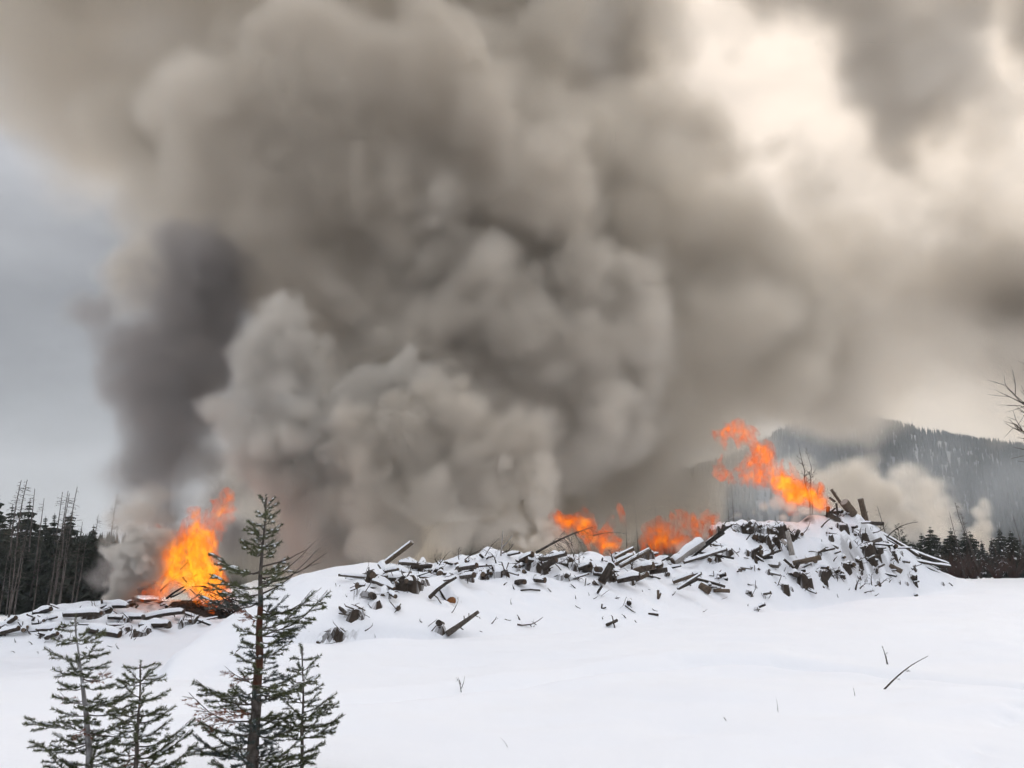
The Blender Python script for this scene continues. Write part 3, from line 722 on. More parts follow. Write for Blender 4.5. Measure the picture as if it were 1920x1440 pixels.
def lab_main(f):
    px = float(pix(f)[0])
    if px < 780: return 'dark log end poking from the debris right of the snow dome'
    if px < 1000: return 'dark log end poking from the snow in the left half of the long heap'
    if px < 1260: return 'dark log end poking from the black tangle in the middle of the long heap'
    if px < 1500: return 'dark log end poking from the hollows on the face of the right mound'
    return 'dark log end poking from the stony right flank of the right mound'
main_f = [c for c in FACES if pix(c[0])[0] > 560 and c[1] > .25]
left_f = [c for c in FACES if pix(c[0])[0] < 470 and c[0][1] > 28]
clump_logs(main_f, 1.25, lab_main, GH, (M_BARK, M_BARK, M_BARK2, M_CHAR))
clump_logs(left_f, .7, lambda f: 'dark log end poking from the snowy heap on the left', GLH, (M_BARK, M_CHAR))
scatter_logs(40, 680, 1255, lambda px: 1088 - 30 * float(smooth01((px - 640) / 260)) + gl.uniform(-18, 20), lambda px: 'snow-capped log lying on top of the long heap' if px > 960 else 'snow-capped log lying among the debris beside the snow dome', GH, (.045, .10), (.4, 1.15), .11, (M_BARK, M_BARK2))
scatter_logs(26, 1290, 1690, lambda px: float(np.interp(px, MAIN_CREST[:, 0], MAIN_CREST[:, 1])) + gl.uniform(12, 100), lambda px: 'snow-capped log lying on the face of the right mound', GH, (.04, .09), (.35, 1.1), .10, (M_BARK, M_BARK2, M_CHAR))
scatter_logs(9, 0, 400, lambda px: float(np.interp(px, LEFT_CREST[:, 0], LEFT_CREST[:, 1])) + gl.uniform(4, 55), lambda px: 'snow-capped log lying on the heap on the left', GLH, (.06, .12), (.7, 2.2), .16, (M_BARK, M_CHAR), t0=26)
scatter_logs(46, 660, 1260, lambda px: 1090 - 32 * float(smooth01((px - 640) / 260)) + gl.uniform(-20, 26), None, GH, (.018, .045), (.5, 1.7), .05, (M_BARK, M_CHAR, M_BARK2))
scatter_logs(40, 1290, 1720, lambda px: float(np.interp(px, MAIN_CREST[:, 0], MAIN_CREST[:, 1])) + gl.uniform(6, 95), None, GH, (.018, .045), (.5, 1.7), .05, (M_BARK, M_CHAR, M_BARK2))
scatter_logs(20, 10, 420, lambda px: float(np.interp(px, LEFT_CREST[:, 0], LEFT_CREST[:, 1])) + gl.uniform(4, 50), None, GLH, (.025, .06), (.7, 2.2), .08, (M_BARK, M_CHAR), t0=26)
# a few big flat-lying trunks on the left heap
for k, (p1, p2, r) in enumerate((((165, 1180), (225, 1190), 7), ((120, 1152), (190, 1150), 5), ((270, 1160), (345, 1147), 4), ((262, 1172), (318, 1170), 5), ((0, 1188), (35, 1178), 5), ((10, 1172), (30, 1158), 4), ((86, 1196), (108, 1188), 4))):
    px_log(p1, p2, r, ('thickest dark trunk lying under snow below the smoke puff', 'dark trunk under snow on the crest left of the smoke puff', 'upper thin trunk lying just left of the burning brush', 'lower trunk lying just left of the burning brush', 'lower dark trunk at the very left edge of the left heap', 'upper dark trunk at the very left edge of the left heap', 'small dark trunk low on the left heap behind the fir tip')[k], GLH, dt=-.2, snow=.12, near=.3)
# twigs and broken sticks: brush wedged in the dark gaps, uncountable
def brush(name, label, faces, dens, lr, rr, material, spread=.35):
    G = Geo()
    for (f, W, Ht, t) in faces:
        for _ in range(int(dens * (W * Ht))):
            x = f[0] + gl.uniform(-.55, .55) * W; z = f[2] + gl.uniform(-.02, 1.0) * Ht
            u = (x - f[0]) / (W / 2); y = f[1] + .18 * W * u * u + gl.uniform(-.12, .05)
            d = gl.standard_normal(3); d[1] = -abs(d[1]) * .7; d /= np.linalg.norm(d)
            L = gl.uniform(*lr); r = gl.uniform(*rr)
            p = np.array((x, y, z)); m = p + d * L * .5 + gl.standard_normal(3) * L * .08
            G.tube([p - d * L * .3, m, p + d * L * .7], [r, r * .8, r * .3], 4, cap=False)
    o = G.obj(name, material); return tag(o, label, 'brush', kind='stuff')
brush('brush', 'dark tangle of twigs wedged under the snow caps of the long heap', main_f, 60, (.12, .42), (.006, .018), M_TWIG)
brush('brush', 'dark tangle of twigs wedged under the snow caps of the heap on the left', left_f, 30, (.2, .6), (.01, .025), M_TWIG)

def twiggy(a, b, r, n, label, group, material, tl=(.1, .35), name='branch', cat='branch', bend=.06, droop=0.0, fan=None, t_from=.2):
    """a bare branch with side twigs, one mesh for the wood and one part for the twigs"""
    a, b = np.asarray(a, float), np.asarray(b, float); L = np.linalg.norm(b - a); d, u, w = frame_of(b - a)
    s = np.linspace(0, 1, 7); off = np.cumsum(gl.standard_normal((7, 3)) * bend * L * .12, 0) + (np.sin(s * math.pi) * bend * L)[:, None] * w * gl.choice((-1, 1))
    off -= np.outer(s, off[-1]); pts = a + s[:, None] * (b - a) + off
    G = Geo(); G.tube(pts, r * (1 - .75 * s), 6)
    o = tag(G.obj(name, material, origin=a), label, cat, group)
    if n:
        T = Geo()
        for _ in range(n):
            q = gl.uniform(t_from, .98); p = np.array([np.interp(q, s, pts[:, c]) for c in range(3)])
            e = gl.standard_normal(3); e -= d * (e @ d); e /= np.linalg.norm(e); e = e * .8 + d * .6 + np.array((0, 0, -droop)); e /= np.linalg.norm(e)
            ll = gl.uniform(*tl) * (1.1 - .5 * q); rr_ = max(r * .18, .003)
            m = p + e * ll * .55 + gl.standard_normal(3) * ll * .07
            tip = p + e * ll + np.array((0, 0, -droop * ll * .4)); T.tube([p, m, tip], [rr_, rr_ * .8, rr_ * .35], 4, cap=False)
            for _k in range(2):
                e2 = e + .8 * gl.standard_normal(3); e2 /= np.linalg.norm(e2); T.tube([m, m + e2 * ll * .4], [rr_ * .7, rr_ * .3], 4, cap=False)
        T.obj('twigs', material, o, origin=a)
    return o
def px_twig(p1, p2, rpx, n, label, group='twigs sticking out of the snow', t=None, dt=0, t0=5, **k):
    f, t1 = on_snow(*p1, t0=t0, A=SNOW_H)
    t1 = t or t1
    return twiggy(P(*p1, t1), P(*p2, t1 + dt), rpx * t1 / FPX, n, label, group, k.pop('material', M_TWIG), **k)
px_twig((1005, 1036), (1113, 988), 2.6, 34, 'long bare tree top with hanging twigs lying slanted across the flames', 'dead branches on the heap', t=23.2, dt=.5, material=M_GREYTWIG, tl=(.25, .8), droop=.7, bend=.03)
px_twig((1112, 1005), (1170, 1000), 1.2, 10, 'fine leafless spray of twigs in front of the middle flames', 'dead branches on the heap', t=24.2, material=M_GREYTWIG, tl=(.2, .5), droop=.2)
px_twig((868, 1052), (905, 1030), 1.2, 12, 'wiry grey twigs fanning over the crest of the heap', 'dead branches on the heap', t=22.6, tl=(.15, .5))
px_twig((905, 1052), (935, 1010), 1.0, 8, 'thin dark twig arching up from the crest of the heap', 'dead branches on the heap', t=23, tl=(.1, .4))
px_twig((820, 1068), (842, 1035), 1.2, 6, 'dark twig edging the snow tongue near the crest', 'dead branches on the heap', t=22, tl=(.1, .3))
px_twig((1657, 1292), (1740, 1230), 1.7, 3, 'long curved bare stick standing out of the open snow', tl=(.03, .08), bend=.05)
px_twig((1664, 1246), (1655, 1213), 1.6, 7, 'short knobbly twig with a cross piece above the curved stick', tl=(.03, .10), bend=.03)
px_twig((865, 1299), (859, 1270), 1.0, 3, 'small forked twig standing in the open snow in the middle', tl=(.08, .16), bend=.05)
px_twig((865, 1291), (871, 1268), .8, 0, 'thin prong of the small forked twig in the open snow')
px_twig((1603, 1305), (1599, 1287), .5, 0, 'faint dry grass stem to the left of the curved stick')
px_twig((1459, 1335), (1456, 1310), .5, 0, 'faint dry grass stem in the middle of the open snow')
px_twig((952, 1402), (938, 1383), .5, 0, 'faint dry grass stem near the bottom of the open snow')
px_twig((1362, 1352), (1356, 1345), .8, 2, 'tiny pale weed head in the open snow', tl=(.02, .05), material=M_GREYTWIG)
px_twig((970, 1172), (1018, 1157), 1.7, 1, 'bowed stick lying on the apron snow', t0=12, tl=(.1, .2), bend=.14)
px_twig((946, 1162), (958, 1163), 2, 0, 'short black stick lying left of the bowed stick', t0=12)
px_twig((921, 1170), (931, 1156), 1.3, 2, 'short forked stick standing in the apron snow', t0=12, tl=(.05, .15))
px_twig((974, 1163), (970, 1153), 1.8, 1, 'stubby upright stick beside the bowed stick', t0=12, tl=(.05, .1))
px_twig((684, 1183), (699, 1172), 1.2, 2, 'small dark twig lying in the snow below the dome', t0=12, tl=(.05, .15))
px_twig((846, 1150), (860, 1122), .9, 4, 'pale thin twig rising beside the orange cut log', t0=12, tl=(.1, .25), material=M_GREYTWIG)
px_twig((1604, 1106), (1614, 1082), 2.0, 2, 'dark leaning stick beside the dry bush on the right', t0=14, tl=(.1, .25))
for k, (p1, p2) in enumerate((((1640, 1099), (1664, 1084)), ((1634, 1098), (1634, 1077)), ((1630, 1096), (1622, 1086)), ((1612, 1104), (1624, 1094)), ((1620, 1112), (1640, 1108)))):
    px_twig(p1, p2, 1.3, 6, 'dry spiky stem of the bare bush at the foot of the right mound', 'stems of the bare bush', t0=14, tl=(.1, .35))
for k in range(9):
    x = gl.uniform(1562, 1592); px_twig((x, gl.uniform(1080, 1096)), (x - gl.uniform(6, 22), gl.uniform(1060, 1074)), .6, 2, 'straw-thin drooping stem under the tan beam', 'thin stems under the tan beam', t0=14, material=M_GREYTWIG, tl=(.1, .2), bend=.12)
px_twig((612, 1132), (590, 1122), 1.0, 3, 'short twig pointing left from the snow dome', t0=12, tl=(.05, .2))
px_twig((600, 1142), (618, 1148), 1.6, 0, 'short tan stick lying on the dome flank near the fir top', t0=12, material=M_TAN)
for k in range(34):
    px = gl.uniform(740, 1240) if k < 20 else gl.uniform(1290, 1680); pc = float(np.interp(px, MAIN_CREST[:, 0], MAIN_CREST[:, 1])); py = pc + gl.uniform(2, 34)
    px_twig((px, py), (px + gl.normal(0, 22), py - gl.uniform(6, 30)), gl.uniform(.7, 1.5), int(gl.integers(4, 10)), 'wiry bare twigs bristling out of the tangle of the long heap' if k < 20 else 'wiry bare twigs bristling out of the right mound', 'wiry twigs on the heap', t0=14, tl=(.12, .4), material=M_GREYTWIG if k % 3 else M_TWIG, bend=.1)
apron = [(t_, p_) for t_, p_ in zip(gl.uniform(430, 1800, 60), gl.random(60))]
for px, q in apron:
    base = float(np.interp(px, MAIN_BASE[:, 0], MAIN_BASE[:, 1])); top = float(np.interp(px, MAIN_CREST[:, 0], MAIN_CREST[:, 1]))
    py = base - (base - top) * (.02 + .6 * q ** 1.3)
    if px < 620: py = base - 30 * q
    px_twig((px, py), (px + gl.normal(0, 7), py - gl.uniform(2, 10)), gl.uniform(.6, 1.6), int(gl.integers(0, 3)), 'small dark twig poking out of the smooth snow below the long heap', 'small twigs dotting the snow', t0=12, tl=(.04, .14))
for _ in range(26):
    px = gl.uniform(10, 400); py = gl.uniform(1188, 1226)
    px_twig((px, py), (px + gl.normal(0, 6), py - gl.uniform(2, 11)), gl.uniform(.5, 1.3), int(gl.integers(0, 3)), 'small dark twig poking out of the snow below the heap on the left', 'small twigs dotting the snow', t0=20, tl=(.06, .2))
print('logs', len(scene.objects), round(time.time() - T0, 1))
# ================================================================ TREES
M_NEEDLE = mat('fir_needles', (0.068, 0.080, 0.040), 0.65, (0.125, 0.135, 0.07), 3.0)
M_NEEDLE_B = mat('fir_needles_blue', (0.065, 0.082, 0.076), 0.65, (0.11, 0.13, 0.12), 3.0)
M_DEAD = mat('dead_needles', (0.16, 0.062, 0.035), 0.8, (0.26, 0.125, 0.085), 4.0)
M_FIRBARK = mat('fir_bark', (0.065, 0.055, 0.048), 0.9, (0.15, 0.13, 0.115), 18, bump=0.5, bump_scale=60)
M_FROSTBARK = mat('frosty_bark', (0.12, 0.105, 0.095), 0.9, (0.42, 0.42, 0.43), 7, bump=0.5, bump_scale=60)
M_REDBARK = mat('red_fir_bark', (0.10, 0.034, 0.018), 0.85, (0.085, 0.055, 0.04), 14, bump=0.5, bump_scale=60)
M_DARKNEEDLE = mat('forest_needles', (0.018, 0.023, 0.017), 0.8, (0.036, 0.044, 0.033), 0.6)
M_FROSTNEEDLE = mat('frosted_needles', (0.028, 0.034, 0.027), 0.8, (0.065, 0.07, 0.062), 0.8)
M_TRUNK = mat('forest_bark', (0.035, 0.029, 0.025), 0.9, (0.075, 0.063, 0.055), 2.0)
M_SNAG = mat('snag_wood', (0.055, 0.047, 0.043), 0.9, (0.11, 0.097, 0.09), 2.0)
def tri_mesh(name, tris, material, parent=None, origin=None):
    T = np.asarray(tris, np.float32).reshape(-1, 3)
    if origin is not None: T = T - np.asarray(origin, np.float32)
    me = mesh_from(name, T, np.arange(len(T)).reshape(-1, 3), smooth=False)
    me.materials.append(material)
    return link(bpy.data.objects.new(name, me), parent)
def needles_on(a, b, g, dens, ln, wd, flat=0.75):
    """needles brushed along the shoot a-b, as thin triangles"""
    a, b = np.asarray(a), np.asarray(b); L = np.linalg.norm(b - a); d, u, w = frame_of(b - a)
    n = max(6, int(L * dens)); s = g.random(n) ** .9; ph = g.uniform(0, 2 * math.pi, n)
    side = np.cos(ph)[:, None] * u + (np.sin(ph) * flat + .18)[:, None] * w
    side /= np.linalg.norm(side, axis=1, keepdims=True)
    dr = side * .82 + d * g.uniform(.35, .9, n)[:, None]; dr /= np.linalg.norm(dr, axis=1, keepdims=True)
    p = a + s[:, None] * (b - a); l = ln * g.uniform(.7, 1.15, n)
    q = np.cross(dr, g.standard_normal((n, 3))); q /= np.linalg.norm(q, axis=1, keepdims=True)
    h = wd / 2
    return np.stack((p + q * h, p - q * h, p + dr * l[:, None]), 1)
def snow_lump(G, a, b, r, g):
    pts = np.array([a, a * .65 + b * .35, a * .3 + b * .7, b]) + np.array((0, 0, r * .9)); rr = np.array((.35, 1.0, .9, .3)) * r * g.uniform(.7, 1.2, 4)
    V, F = tube(pts, rr, 6); c = np.repeat(pts, 6, 0); V = c + (V - c) * np.array((1, 1, .7)); G.add(V, F)
def young_fir(name, label, base, top, r0, branches, seed, bark=M_FIRBARK, needle=M_NEEDLE, leader=True, group='young firs in the foreground', kink=0.015):
    """branches: (z fraction, azimuth deg, length m, rise, kind); kind: green, blue, dead, bare"""
    g = np.random.default_rng(seed); base, top = np.asarray(base, float), np.asarray(top, float); Ht = np.linalg.norm(top - base)
    root = tag(link(bpy.data.objects.new(name, None)), label, 'tree', group); root.location = base
    s = np.linspace(0, 1, 12); wob = np.cumsum(g.standard_normal((12, 3)) * kink * Ht * .25, 0); wob -= np.outer(s, wob[-1]); wob[:, 2] = 0
    tp = base + s[:, None] * (top - base) + wob
    G = Geo(); G.tube(tp, np.maximum(r0 * (1 - s) ** .9, .006), 10, jit=.05, g=g); G.obj('trunk', bark, root, origin=base)
    at_ = lambda q: np.array([np.interp(q, s, tp[:, c]) for c in range(3)])
    brs = list(branches)
    for (q, az, L, rise, kind) in brs:
        p0 = at_(q); az = math.radians(az)
        out = np.array((math.cos(az), math.sin(az), 0.0)); m = 7; ss = np.linspace(0, 1, m)
        sag = rise * ss + (0.22 if kind != 'bare' else .05) * ss ** 2 * g.uniform(.2, 1.2) * L - .12 * np.sin(ss * math.pi) * L
        pts = p0 + out * (ss * L)[:, None] + np.array((0, 0, 1.0)) * (sag * 1.0)[:, None] + np.cumsum(g.standard_normal((m, 3)) * .012 * L, 0)
        pts[0] = p0
        sidev = np.array((-out[1], out[0], 0.0))
        G = Geo(); r = .0035 + .008 * L; G.tube(pts, r * (1 - .75 * ss), 5)
        N = []; SN = Geo(); nd = {'green': needle, 'blue': M_NEEDLE_B, 'dead': M_DEAD, 'bare': None}[kind]
        def shoot(a, b, thick=1.0):
            if kind == 'bare': return
            if kind == 'dead':
                b = b + np.array((0, 0, -.35 * np.linalg.norm(b - a)))
                N.append(needles_on(a, b, g, 420, .024 * thick, .0045)); return
            N.append(needles_on(a, b, g, 950, .026 * thick, .0048))
            if g.random() < .62:
                k = g.uniform(.15, .5); snow_lump(SN, a + (b - a) * k, a + (b - a) * min(1, k + g.uniform(.3, .55)), g.uniform(.006, .0125), g)
        def at2(q): return np.array([np.interp(q, ss, pts[:, c]) for c in range(3)])
        nsh = int(L / .058)
        for i in range(nsh):
            q = .22 + .76 * (i + g.uniform(-.3, .3)) / max(nsh, 1); q = min(max(q, .12), .99); sg = 1 if i % 2 else -1
            a = at2(q); dirn = out * g.uniform(.55, .95) + sidev * sg * g.uniform(.6, 1.0) + np.array((0, 0, g.uniform(-.12, .38))); dirn /= np.linalg.norm(dirn)
            l = .055 + .36 * L * (1 - q) ** .6 * g.uniform(.6, 1.1); l = min(l, .26)
            if kind == 'bare':
                if g.random() < .45: G.tube([a, a + dirn * l * .35, a + dirn * l * .8 + g.standard_normal(3) * .02], [r * .35, r * .28, r * .15], 4, cap=False)
                continue
            e = a + dirn * l; G.tube([a, e], [r * .4, r * .2], 4, cap=False)
            shoot(a + (e - a) * .15, e)
            if l > .11:
                for k in range(int(l / .07)):
                    qq = g.uniform(.3, .85); aa = a + (e - a) * qq; sg2 = g.choice((-1, 1)); d2 = dirn + sg2 * np.cross(dirn, (0, 0, 1)) * .9 + np.array((0, 0, g.uniform(-.1, .3))); d2 /= np.linalg.norm(d2)
                    shoot(aa, aa + d2 * l * g.uniform(.3, .5))
        if kind != 'bare': shoot(at2(.35), at2(.7)); shoot(at2(.7), at2(.98) + out * .03, 1.1)
        bo = G.obj('dead_branch' if kind == 'dead' else 'bare_branch' if kind == 'bare' else 'branch', bark if kind != 'bare' else M_TWIG, root, origin=base)
        if kind == 'dead': bo['label'] = 'rusty brown dead branch'
        if kind == 'bare': bo['label'] = 'leafless grey branch'
        if N: tri_mesh('needles', np.concatenate(N), nd, bo, base)['kind'] = 'stuff'
        if SN.n: SN.obj('snow_dusting', M_CAP, bo, origin=base)['kind'] = 'stuff'
    if leader:
        N = [needles_on(at_(.90), at_(1.0) + np.array((0, 0, .03)), g, 700, .02, .0046)]
        tri_mesh('leader_needles', np.concatenate(N), needle, root, base)
    return root
def whorls(g, z0, z1, step, Lf, rise_f, kind='green', n=(3, 5), jitter=25, skip=0.0, kinds=None):
    out = []; z = z0
    while z < z1:
        k = g.integers(*n) if n[1] > n[0] else n[0]; a0 = g.uniform(0, 360)
        for i in range(k):
            if g.random() < skip: continue
            q = z + g.uniform(-.3, .3) * step
            kk = kind if not kinds else kinds(q, (a0 + 360 * i / k) % 360, g)
            out.append((min(max(q, .02), .985), a0 + 360 * i / k + g.normal(0, jitter * .4), Lf(q) * g.uniform(.55, 1.22), rise_f(q) * g.uniform(-.2, 2.2), kk))
        z += step
    return out
gy = np.random.default_rng(77)
def tree_at(px_top, py_top, px_base, t, zb=0.0):
    top = P(px_top, py_top, t); base = P(px_base, 1440, t); base = np.array((base[0], top[1] + .1, zb)); return base, top
# the tallest one, thin and sparse above, dense below, rusty on its left
base, top = tree_at(499, 934, 494, 6.6, -.05)
def kinds_big(q, a, g):
    a = a % 360
    if .42 < q < .62 and 140 < a < 250: return 'dead' if g.random() < .75 else 'green'
    if .2 < q < .42 and 140 < a < 260: return 'dead' if g.random() < .3 else 'green'
    return 'blue' if g.random() < .35 else 'green'
br = whorls(gy, .03, .66, .046, lambda q: .41 - .25 * q, lambda q: .05, n=(4, 6), kinds=kinds_big)
br += whorls(gy, .80, .985, .032, lambda q: .04 + .62 * (1 - q), lambda q: .05, n=(4, 6), kind='green')
br += whorls(gy, .70, .80, .05, lambda q: .26, lambda q: .05, n=(3, 5), kind='green', skip=.35)
br += [(.665, 175, .42, .02, 'green'), (.64, 190, .45, .0, 'blue'), (.69, 200, .35, .05, 'green'), (.74, 178, .38, .12, 'green'), (.76, 8, .40, .18, 'bare'), (.70, 5, .46, .20, 'bare'), (.665, 12, .42, .32, 'bare'), (.60, 6, .42, .16, 'bare'), (.585, 15, .48, .20, 'bare'), (.72, 20, .36, .20, 'bare'),
       (.52, 4, .50, .28, 'green'), (.545, -14, .45, .20, 'green'), (.33, 2, .46, .10, 'green'), (.24, 178, .52, .10, 'dead'), (.30, 176, .50, .12, 'green'), (.15, 180, .48, -.02, 'green'), (.12, 0, .50, .06, 'green'), (.2, -5, .50, .12, 'green'), (.08, 6, .48, .1, 'green')]
big = young_fir('young_fir', 'tallest young fir with a reddish trunk and a bare gap below its thin top', base, top, .050, br, 201)
for c in big.children:
    if c.name.startswith('trunk'):
        me = c.data; me.materials.append(M_REDBARK); zz = .38 * (top[2] - base[2]), .61 * (top[2] - base[2])
        for p in me.polygons:
            if zz[0] < p.center.z < zz[1]: p.material_index = 1
# the slim companion on its right
base, top = tree_at(566, 1215, 572, 6.9, -.05)
young_fir('young_fir', 'slim small fir half hidden behind the right side of the tallest one', base, top, .018, whorls(gy, .30, .97, .085, lambda q: .08 + .27 * (1 - q), lambda q: .06, n=(3, 5)) + [(.45, 0, .28, .10, 'green'), (.5, 10, .25, .12, 'green'), (.38, 5, .36, .08, 'bare'), (.3, 0, .3, .14, 'green')], 203)
# the left pair
base, top = tree_at(141, 1158, 190, 6.3, -.05)
young_fir('young_fir', 'young fir at the far left with a bare frosty leaning trunk', base, top, .033, whorls(gy, .04, .90, .082, lambda q: .11 + .33 * (1 - q), lambda q: .03, n=(4, 6), kinds=lambda q, a, g: 'dead' if g.random() < .06 else 'green') + [(.93, 170, .12, .0, 'green'), (.96, 180, .08, 0, 'green'), (.88, 10, .17, .04, 'green'), (.36, 6, .36, .0, 'bare'), (.52, 0, .36, .02, 'green'), (.43, 185, .44, -.06, 'green'), (.3, 180, .4, -.05, 'green'), (.66, 0, .24, .02, 'bare')], 205, kink=.02, bark=M_FROSTBARK)
base, top = tree_at(263, 1246, 262, 6.1, -.05)
young_fir('young_fir', 'shorter young fir with a cross-shaped tip beside the far left one', base, top, .022, whorls(gy, .06, .86, .10, lambda q: .10 + .30 * (1 - q), lambda q: .05, n=(4, 6), kinds=lambda q, a, g: 'dead' if (g.random() < .3 and q < .32) else 'green') + [(.98, 0, .09, .02, 'green'), (.98, 180, .10, .0, 'green'), (.86, 5, .15, .04, 'green'), (.85, 175, .15, .02, 'green'), (.22, 2, .42, .12, 'green'), (.42, 2, .36, .14, 'green'), (.34, 8, .36, .10, 'green'), (.1, 4, .4, .08, 'green')], 207)

# ---------------- forest conifers
def conifer(name, label, Ht, R, seed, needle, snow=0.0, ragged=.3, crown_from=.08, trunk=M_TRUNK, group=None, tiers=30, sprays=10):
    g = np.random.default_rng(seed); root = tag(link(bpy.data.objects.new(name, None)), label, 'tree', group)
    G = Geo(); G.tube(np.array([(0, 0, -.5), (0.02 * Ht * g.normal(), 0, Ht * .5), (0, 0, Ht)]), np.array((.018, .011, .002)) * Ht, 6); G.obj('trunk', trunk, root)
    T = []; SNW = []
    for i in range(tiers):
        q = crown_from + (1 - crown_from) * (i + g.uniform(-.3, .3)) / tiers; q = min(max(q, crown_from), .995); z = q * Ht
        rr = R * (1 - q) ** .62 * (1 + ragged * g.normal()); rr = max(rr, .03 * Ht * .5)
        k = max(4, int(sprays * (.5 + .6 * (1 - q)))); a0 = g.uniform(0, 6.28)
        for j in range(k):
            a = a0 + 6.28 * j / k + g.normal(0, .25); L = rr * g.uniform(.65, 1.15); o = np.array((math.cos(a), math.sin(a), 0)); sd_ = np.array((-o[1], o[0], 0))
            dz = -.30 * L + g.normal(0, .08) * L; w = L * g.uniform(.22, .36); p0 = np.array((0, 0, z)); tip = p0 + o * L + np.array((0, 0, dz)); mid = p0 + o * L * .55 + np.array((0, 0, dz * .35))
            for sgn in (-1, 1):      # a drooping spray: ragged leaflets hanging off the rib
                T.append((p0, mid + sd_ * sgn * w + np.array((0, 0, -.42 * L)), mid)); T.append((mid, mid + sd_ * sgn * w * .8 + o * L * .25 + np.array((0, 0, -.38 * L)), tip))
            for e0, e1, dn in ((.12, .45, .55), (.35, .72, .48), (.6, 1.0, .34)):
                a_, b_ = p0 + o * L * e0 + np.array((0, 0, dz * e0)), p0 + o * L * e1 + np.array((0, 0, dz * e1)); sw = sd_ * w * g.uniform(-.9, .9)
                T.append((a_ - sd_ * w * .25, b_ + sd_ * w * .25, (a_ + b_) / 2 + sw + np.array((0, 0, -(dn + .10 * g.normal()) * L - .05))))
                T.append((a_ + sd_ * w * .5, a_ - sd_ * w * .5, (a_ + b_) / 2 - sw * .5 + np.array((0, 0, -(dn * .8) * L - .04))))
            if snow and g.random() < snow:
                e = np.array((0, 0, .02 * L + .02)); SNW.append((mid + sd_ * w * .55 + e, tip + e, mid - sd_ * w * .55 + e)); SNW.append((p0 + o * L * .3 + e, mid + sd_ * w * .55 + e, mid - sd_ * w * .55 + e))
    tri_mesh('crown', T, needle, root)
    if SNW: tri_mesh('snow_load', SNW, M_CAP, root)['kind'] = 'stuff'
    return root
def snag(name, label, Ht, seed, group=None, twigs=40, lean=0.0, fork=False):
    g = np.random.default_rng(seed); root = tag(link(bpy.data.objects.new(name, None)), label, 'tree', group)
    G = Geo(); s = np.linspace(0, 1, 7); pts = np.column_stack((np.cumsum(g.normal(0, .006, 7)) * Ht + lean * s * Ht, np.zeros(7), s * Ht - .5)); r = (.0085 * (1 - s) + .0018) * Ht
    G.tube(pts, r, 6); G.obj('trunk', M_SNAG, root); T = Geo()
    for i in range(twigs):
        q = g.uniform(.35, .985); p = np.array([np.interp(q, s, pts[:, c]) for c in range(3)]); a = g.uniform(0, 6.28); L = Ht * (.03 + .10 * (1 - q)) * g.uniform(.5, 1.3)
        e = np.array((math.cos(a), math.sin(a), g.uniform(-.45, .25))); m = p + e * L * .6; T.tube([p, m, m + e * L * .4 + np.array((0, 0, g.uniform(-.2, .15) * L))], [.0014 * Ht, .001 * Ht, .0005 * Ht], 4, cap=False)
        for _ in range(2):
            e2 = e + .7 * g.standard_normal(3); T.tube([m, m + e2 * L * .3], [.0009 * Ht, .0004 * Ht], 3, cap=False)
    T.obj('dead_branches', M_SNAG, root)['kind'] = 'stuff'
    return root
def copy_tree(o, parent=None):
    c = o.copy(); COL.objects.link(c); c.parent = parent
    for ch in o.children: copy_tree(ch, c)
    return c
used = set()
def plant(proto, px, py_top, t, label, group, zb=None, rot=None, lean=None, wide=1.0):
    o = proto if proto.name not in used else copy_tree(proto)
    used.add(proto.name)
    top = P(px, py_top, t); z = float(height_at(top[0], top[1])) if zb is None else zb
    h = (top[2] - z) / proto['h']; o.location = (top[0], top[1], z); o.scale = (h * wide, h * wide, h)
    o.rotation_euler = (0, lean or 0, gy.uniform(0, 6.28) if rot is None else rot)
    o['label'] = label; o['group'] = group
    return o
def proto(o, h): o['h'] = h; return o
GF = 'trees of the dark forest on the left'
C = [proto(conifer('conifer', 'x', 10, 2.0, 301, M_DARKNEEDLE), 10), proto(conifer('conifer', 'x', 10, 1.7, 302, M_DARKNEEDLE, ragged=.45), 10), proto(conifer('conifer', 'x', 10, 2.3, 303, M_DARKNEEDLE, ragged=.35), 10), proto(conifer('conifer', 'x', 10, 1.2, 304, M_DARKNEEDLE, ragged=.6, crown_from=.45), 10)]
S = [proto(snag('snag', 'x', 10, 311), 9.5), proto(snag('snag', 'x', 10, 312, twigs=26), 9.5), proto(snag('snag', 'x', 10, 313, twigs=60), 9.5)]
for k, (px, py, c, w, lab) in enumerate((
    (-4, 912, 0, 1.0, 'dark conifer cut by the left edge of the photo'), (24, 945, 1, 1.1, 'dark conifer behind the leaning pair of snags at the far left'), (57, 934, 0, 1.15, 'dark conifer with a knobbly blunt top left of the forked snag'),
    (86, 968, 3, 1.3, 'small dark conifer with a round tuft top between taller ones'), (103, 962, 3, 1.2, 'thin dark conifer with a one-sided tuft top below twin snags'), (134, 958, 2, 1.05, 'broadest pitch-dark conifer, at the right of the dark forest'),
    (176, 983, 1, 1.0, 'slim dark conifer at the right end of the forest, beside a short snag'), (10, 972, 2, 1.0, 'mid-height dark conifer low in the left corner of the forest'), (40, 985, 1, 1.1, 'low dark conifer filling the gap beside the leaning snags'), (72, 990, 2, 1.0, 'low dark conifer left of the round tufted one'),
    (118, 985, 0, 1.0, 'low dark conifer left of the broadest conifer'), (152, 992, 1, 1.1, 'low dark conifer right of the broadest conifer'), (192, 1004, 1, 1.2, 'last small dark conifer before the smoke'))):
    plant(C[c], px, py, 72 + (k * 5) % 17, lab, GF, wide=w)
for k in range(38):
    plant(C[k % 3], gy.uniform(-30, 205), gy.uniform(985, 1055), gy.uniform(62, 70), 'low dark conifer in the shaded front row of the forest', GF, wide=gy.uniform(1.1, 1.6))
